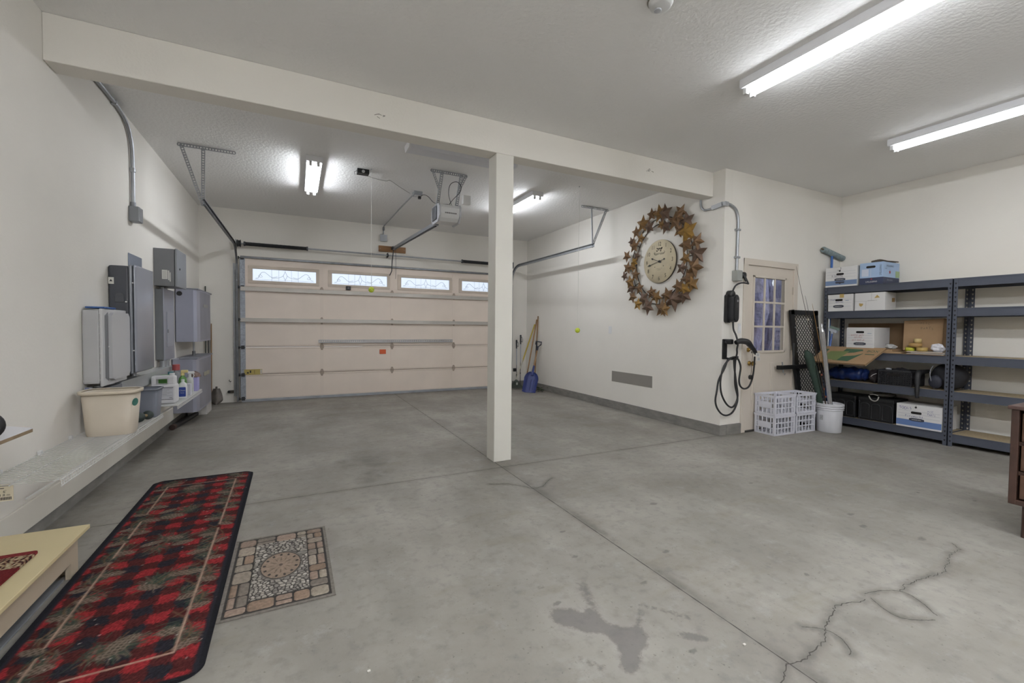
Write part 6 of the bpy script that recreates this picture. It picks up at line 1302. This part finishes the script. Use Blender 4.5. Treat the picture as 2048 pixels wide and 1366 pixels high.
def plaid(X, Y):
    W, Lr = .68, 2.49; p = .148; r_ = np.random.default_rng(3)
    Xj = X+.006*np.sin(Y*60)+.003*r_.standard_normal(X.shape); Yj = Y+.006*np.sin(X*70+1)+.004*r_.standard_normal(X.shape)
    a = ((Xj+.02) % p) < p*.5; b = ((Yj+.03) % p) < p*.5
    red, mid, blk, edge = L3('#84282b'), L3('#47201f'), L3('#25242a'), L3('#26262c')
    C = np.where((a & b)[..., None], red, np.where((a | b)[..., None], mid, blk)).astype(float)
    C *= (1+.22*r_.standard_normal(X.shape))[..., None].clip(.5, 1.6)
    tan = L3('#a98d7c'); brown = L3('#5d4a36'); green = L3('#3c4639'); dg = L3('#2a3a34'); cone = L3('#73665a'); coned = L3('#4a4238')
    i_ = .115; j_ = .17; Rr = [(i_, j_), (W-i_, j_), (W-i_, Lr-j_), (i_, Lr-j_), (i_, j_)]
    def sprig(x, y, ang, s):
        for k in range(46):
            an = ang+r_.normal(0, .8); l = s*r_.uniform(.4, 1); ox, oy = r_.normal(0, .02, 2)
            stroke(C, X, Y, [(x+ox, y+oy), (x+ox+l*math.cos(an), y+oy+l*math.sin(an))], .0032, (green, dg, cone*.8, green)[k % 4], .75)
    def cone_(x, y, ang, l):
        ca, sa = math.cos(ang), math.sin(ang)
        U = (X-x)*ca+(Y-y)*sa; V = -(X-x)*sa+(Y-y)*ca; q = (U/l)**2+(V/(l*.48))**2
        m = q < 1; pat = (np.sin(U*240)*np.sin(V*300) > -.15)
        col = np.where(pat[..., None], cone, coned); k = (np.clip((1-q)*4, 0, 1)*m*.9)[..., None]
        C[:] = C*(1-k)+col*k
    n = 0
    for yy in np.arange(.2, Lr-.1, .235):
        for xx, side in ((i_, -1), (W-i_, 1)):
            y = yy+r_.uniform(-.04, .04)+(.1 if side > 0 else 0)
            br = [(xx-side*.05, y-.11), (xx+side*.02, y-.04), (xx+side*.035, y+.03), (xx, y+.12), (xx-side*.06, y+.2)]
            br = [tuple(v[:2]) for v in spline([Vector(b_+(0,)) for b_ in br], 5)]
            sprig(xx+side*.01, y, r_.uniform(0, 6.28), .085); sprig(xx-side*.03, y+.08, r_.uniform(0, 6.28), .07)
            stroke(C, X, Y, br, .0042, brown, .85)
            cone_(xx-side*r_.uniform(.02, .06), y+.05, r_.uniform(-.5, .5), .055); cone_(xx+side*.03, y-.06, r_.uniform(-.6, .6), .05)
        if n % 2 == 0:
            x = W/2+r_.uniform(-.05, .05); y = yy+.1
            for q in range(3): sprig(x+r_.uniform(-.04, .04), y+r_.uniform(-.05, .05), r_.uniform(0, 6.28), .1)
            stroke(C, X, Y, [(x-.08, y-.07), (x, y), (x+.04, y+.09)], .004, brown, .8)
            for q in range(3): cone_(x+r_.uniform(-.1, .1), y+r_.uniform(-.08, .08), r_.uniform(-.7, .7), .055)
        n += 1
    for p0, p1 in zip(Rr[:-1], Rr[1:]):
        L_ = math.hypot(p1[0]-p0[0], p1[1]-p0[1]); k = int(L_/.06)
        for q in range(k):
            if r_.uniform() < .1: continue
            f0, f1 = q/k, (q+1)/k
            stroke(C, X, Y, [(p0[0]+(p1[0]-p0[0])*f0, p0[1]+(p1[1]-p0[1])*f0), (p0[0]+(p1[0]-p0[0])*f1, p0[1]+(p1[1]-p0[1])*f1)], .0055, tan*r_.uniform(.75, 1.1), .9)
    d = np.minimum(np.minimum(X, W-X), np.minimum(Y, Lr-Y)); side_ = np.minimum(X, W-X)
    k = np.clip((.038-side_)/.008, 0, 1)[..., None]; C = C*(1-k)+edge*k
    k = np.clip((.02-d)/.004, 0, 1)[..., None]; C = C*(1-k)+L3('#1f1f23')*k
    for q in range(70):
        x, y = r_.uniform(.02, W-.02), r_.uniform(.02, Lr-.02); stroke(C, X, Y, [(x, y), (x+.003, y+.002)], .0028, L3('#b5aca4'), .8)
    return C
o = painted('plaid_rug', .68, 2.49, 126, 450, plaid, lambda X, Y: .0025*np.clip(.02-np.minimum(np.minimum(X, .68-X), np.minimum(Y, 2.49-Y)), 0, 1)/.02, PAINT, loc=(.728, 3.115, .0012), rz=math.radians(.6), round_=.07, thick=.010)
tag(o, 'long red and black plaid runner rug with pinecone pattern on the concrete floor', 'rug')

def stone_layout():
    r_ = np.random.default_rng(11); W, Lm = .475, .79; cells = []; b = .085
    def strip(x0, x1, y0, y1, vert):
        p = y0 if vert else x0; e = y1 if vert else x1
        while p < e-.02:
            l = r_.uniform(.05, .12); q = min(e, p+l); q = e if e-q < .035 else q
            if r_.uniform() < .45:
                f = r_.uniform(.4, .6); mid = (x0+(x1-x0)*f) if vert else (y0+(y1-y0)*f)
                if vert: cells.extend([(x0, mid, p, q), (mid, x1, p, q)])
                else: cells.extend([(p, q, y0, mid), (p, q, mid, y1)])
            else: cells.append((x0, x1, p, q) if vert else (p, q, y0, y1))
            p = q
    i = .022
    strip(i, i+b, i, Lm-i, True); strip(W-i-b, W-i, i, Lm-i, True); strip(i+b, W-i-b, i, i+b, False); strip(i+b, W-i-b, Lm-i-b, Lm-i, False)
    return cells, (i+b, W-i-b, i+b, Lm-i-b)
CELLS, FIELD = stone_layout()
def stone_eval(X, Y):
    r_ = np.random.default_rng(5); W, Lm = .475, .79
    grout = L3('#3a3734'); C = np.zeros(X.shape+(3,))+grout; Hh = np.zeros(X.shape)
    tones = [L3(h) for h in ('#8b8276', '#8a7666', '#94897c', '#7d746b', '#8f7d70', '#9a9082')]
    for (x0, x1, y0, y1) in CELLS:
        cx, cy, hw, hh = (x0+x1)/2, (y0+y1)/2, (x1-x0)/2-.004, (y1-y0)/2-.004; rr = min(hw, hh)*.5
        qx = np.maximum(np.abs(X-cx)-hw+rr, 0); qy = np.maximum(np.abs(Y-cy)-hh+rr, 0); sd = rr-np.hypot(qx, qy)
        m = sd > 0; C[m] = tones[r_.integers(6)]*r_.uniform(.85, 1.1); Hh = np.where(m, np.clip(sd/.006, 0, 1)*.004, Hh)
    fx0, fx1, fy0, fy1 = FIELD; fm = (X > fx0+.004) & (X < fx1-.004) & (Y > fy0+.004) & (Y < fy1-.004)
    n = 340; P = np.stack([r_.uniform(fx0, fx1, n), r_.uniform(fy0, fy1, n)], 1)
    for _ in range(3):                          # relax
        for k in range(n):
            d = P-P[k]; q = np.hypot(d[:, 0], d[:, 1]); nb = (q > 0) & (q < .027)
            if nb.any(): P[k] -= (d[nb]/q[nb, None]*(.027-q[nb, None])).sum(0)*.25
    xs = X[fm]; ys = Y[fm]; d1 = np.full(xs.shape, 9.); d2 = d1.copy(); idx = np.zeros(xs.shape, int)
    for k in range(n):
        d = np.hypot(xs-P[k, 0], ys-P[k, 1]); c = d < d1; d2 = np.where(c, d1, np.minimum(d2, d)); idx = np.where(c, k, idx); d1 = np.where(c, d, d1)
    ed = d2-d1; ton = np.array([L3('#a09a90'), L3('#8f8a82'), L3('#b0aaa0'), L3('#7f7a74')])[r_.integers(0, 4, n)]
    k = np.clip((ed-.003)/.003, 0, 1)[:, None]; C[fm] = grout*(1-k)+ton[idx]*k; Hh[fm] = np.clip(ed/.007, 0, 1)*.004
    cx, cy = W/2, Lm/2; U = (X-cx)/.098; V = (Y-cy)/.142; q = np.hypot(U, V); an = np.arctan2(V, U)
    m = q < 1; base = L3('#8c7b6c'); C[m] = base; Hh[m] = .003
    C[(q > .93) & m] = grout; C[(q > .98) & (q < 1.06)] = L3('#6f6a64')
    pet = (np.abs(np.sin(an*6)) < .42*(1-np.abs(q-.42)/.22)) & (np.abs(q-.42) < .2); C[pet & m] = L3('#6a5c4f')
    dots = (np.sin(an*13) > .55) & (np.abs(q-.78) < .07); C[dots & m] = L3('#3f3a36'); C[(q < .09)] = L3('#5b5149')
    d = np.minimum(np.minimum(X, W-X), np.minimum(Y, Lm-Y)); C[d < .016] = L3('#77716a'); C[(d > .014) & (d < .02)] = grout
    return C, Hh
_g = {}
def st_c(X, Y): _g['v'] = stone_eval(X, Y); return _g['v'][0]
o = painted('stone_mat', .475, .79, 172, 286, st_c, lambda X, Y: _g['v'][1], STONEP, loc=(1.314, 2.573, .0012), rz=math.radians(.4), thick=.004)
tag(o, 'small grey-brown door mat with a stone mosaic pattern beside the plaid rug', 'door mat')
def floral(X, Y):
    W, Lm = .42, .62; r_ = np.random.default_rng(8); red, beige, dk = L3('#6b2426'), L3('#9b8a6c'), L3('#2d2320')
    C = np.zeros(X.shape+(3,))+red*.85; d = np.minimum(np.minimum(X, W-X), np.minimum(Y, Lm-Y))
    nz = np.sin(X*150+3*np.sin(Y*90))*np.sin(Y*160+3*np.sin(X*110)); band = (d > .022) & (d < .10)
    C[band & (nz > -.1)] = beige; C[band & (nz > .55)] = L3('#b3a58a'); C[band & (nz < -.45)] = dk
    for k in range(26):
        x, y = r_.uniform(.12, W-.12), r_.uniform(.12, Lm-.12); rr = r_.uniform(.018, .035); q = np.hypot(X-x, Y-y)/rr; an = np.arctan2(Y-y, X-x)
        C[(q < .7+.3*np.sin(an*6))] = beige*r_.uniform(.6, 1); C[q < .3] = red
    C[d < .022] = L3('#7a3030'); C *= (1+.12*r_.standard_normal(X.shape))[..., None].clip(.6, 1.4); return C
o = painted('step_rug', .29, 1.0, 90, 260, lambda X, Y: floral(X*1.0, Y*.62), lambda X, Y: 0*X, PAINT, loc=(.197, 2.20, .2335), round_=.02, thick=.008)
tag(o, 'small dark red rug with beige floral border lying on the yellow step', 'rug')
t = thing('wall_ledge', 'white laminate board fixed to the left wall at the left photo edge', 'shelf', (.12, 2.2, .74))
P = [(.001, 1.2), (.24, 1.2), (.24, 2.925), (.228, 2.94), (.12, 3.02), (.06, 3.045), (.001, 3.055)]
MB().prism(P, (0, 0, .742), EX, EY, (0, 0, .016)).build('board', M('board_edge', '#8d7a60', .7, noise=(20, .15)), t)
MB().prism([(x, y) for x, y in P], (0, 0, .758), EX, EY, (0, 0, .0022)).build('laminate', M('white_laminate', '#dcdce0', .35), t)
for y in (1.5, 2.3): MB().prism([(.001, .742), (.19, .742), (.19, .73), (.013, .58), (.001, .58)], (0, y, 0), EX, EZ, (0, .02, 0)).build('bracket', WENAM, t)
t = thing('hand_wheel', 'black round rubber wheel lying at the left edge on the white wall board', 'wheel', (.217, 2.66, .7605))
m = MB(); m.lathe([(.02, -.018), (.05, -.022), (.062, -.014), (.064, 0), (.062, .014), (.05, .022), (.02, .018), (.02, -.018)], (.192, 2.66, .825), (.35, -.9, 0), 28); m.build('tyre', BLACK, t)
m = MB(); m.lathe([(.0, -.014), (.021, -.014), (.021, .014), (0, .014)], (.192, 2.66, .825), (.35, -.9, 0), 16); m.build('hub', M('dark_hub', '#3a3a3c', .4), t)
# little scraps on the floor
for lab, x, y in (('tiny white scrap on the bare concrete right of the plaid rug', 1.62, 1.63), ('tiny pale chip beside the long floor joint near the bottom', 3.0, 1.12)):
    tag(MB().box(x, x+.012, y, y+.009, .0008, .006, .002).build('paper_scrap', M('scrap_white', '#d6d3cc', .8)), lab, 'scrap')
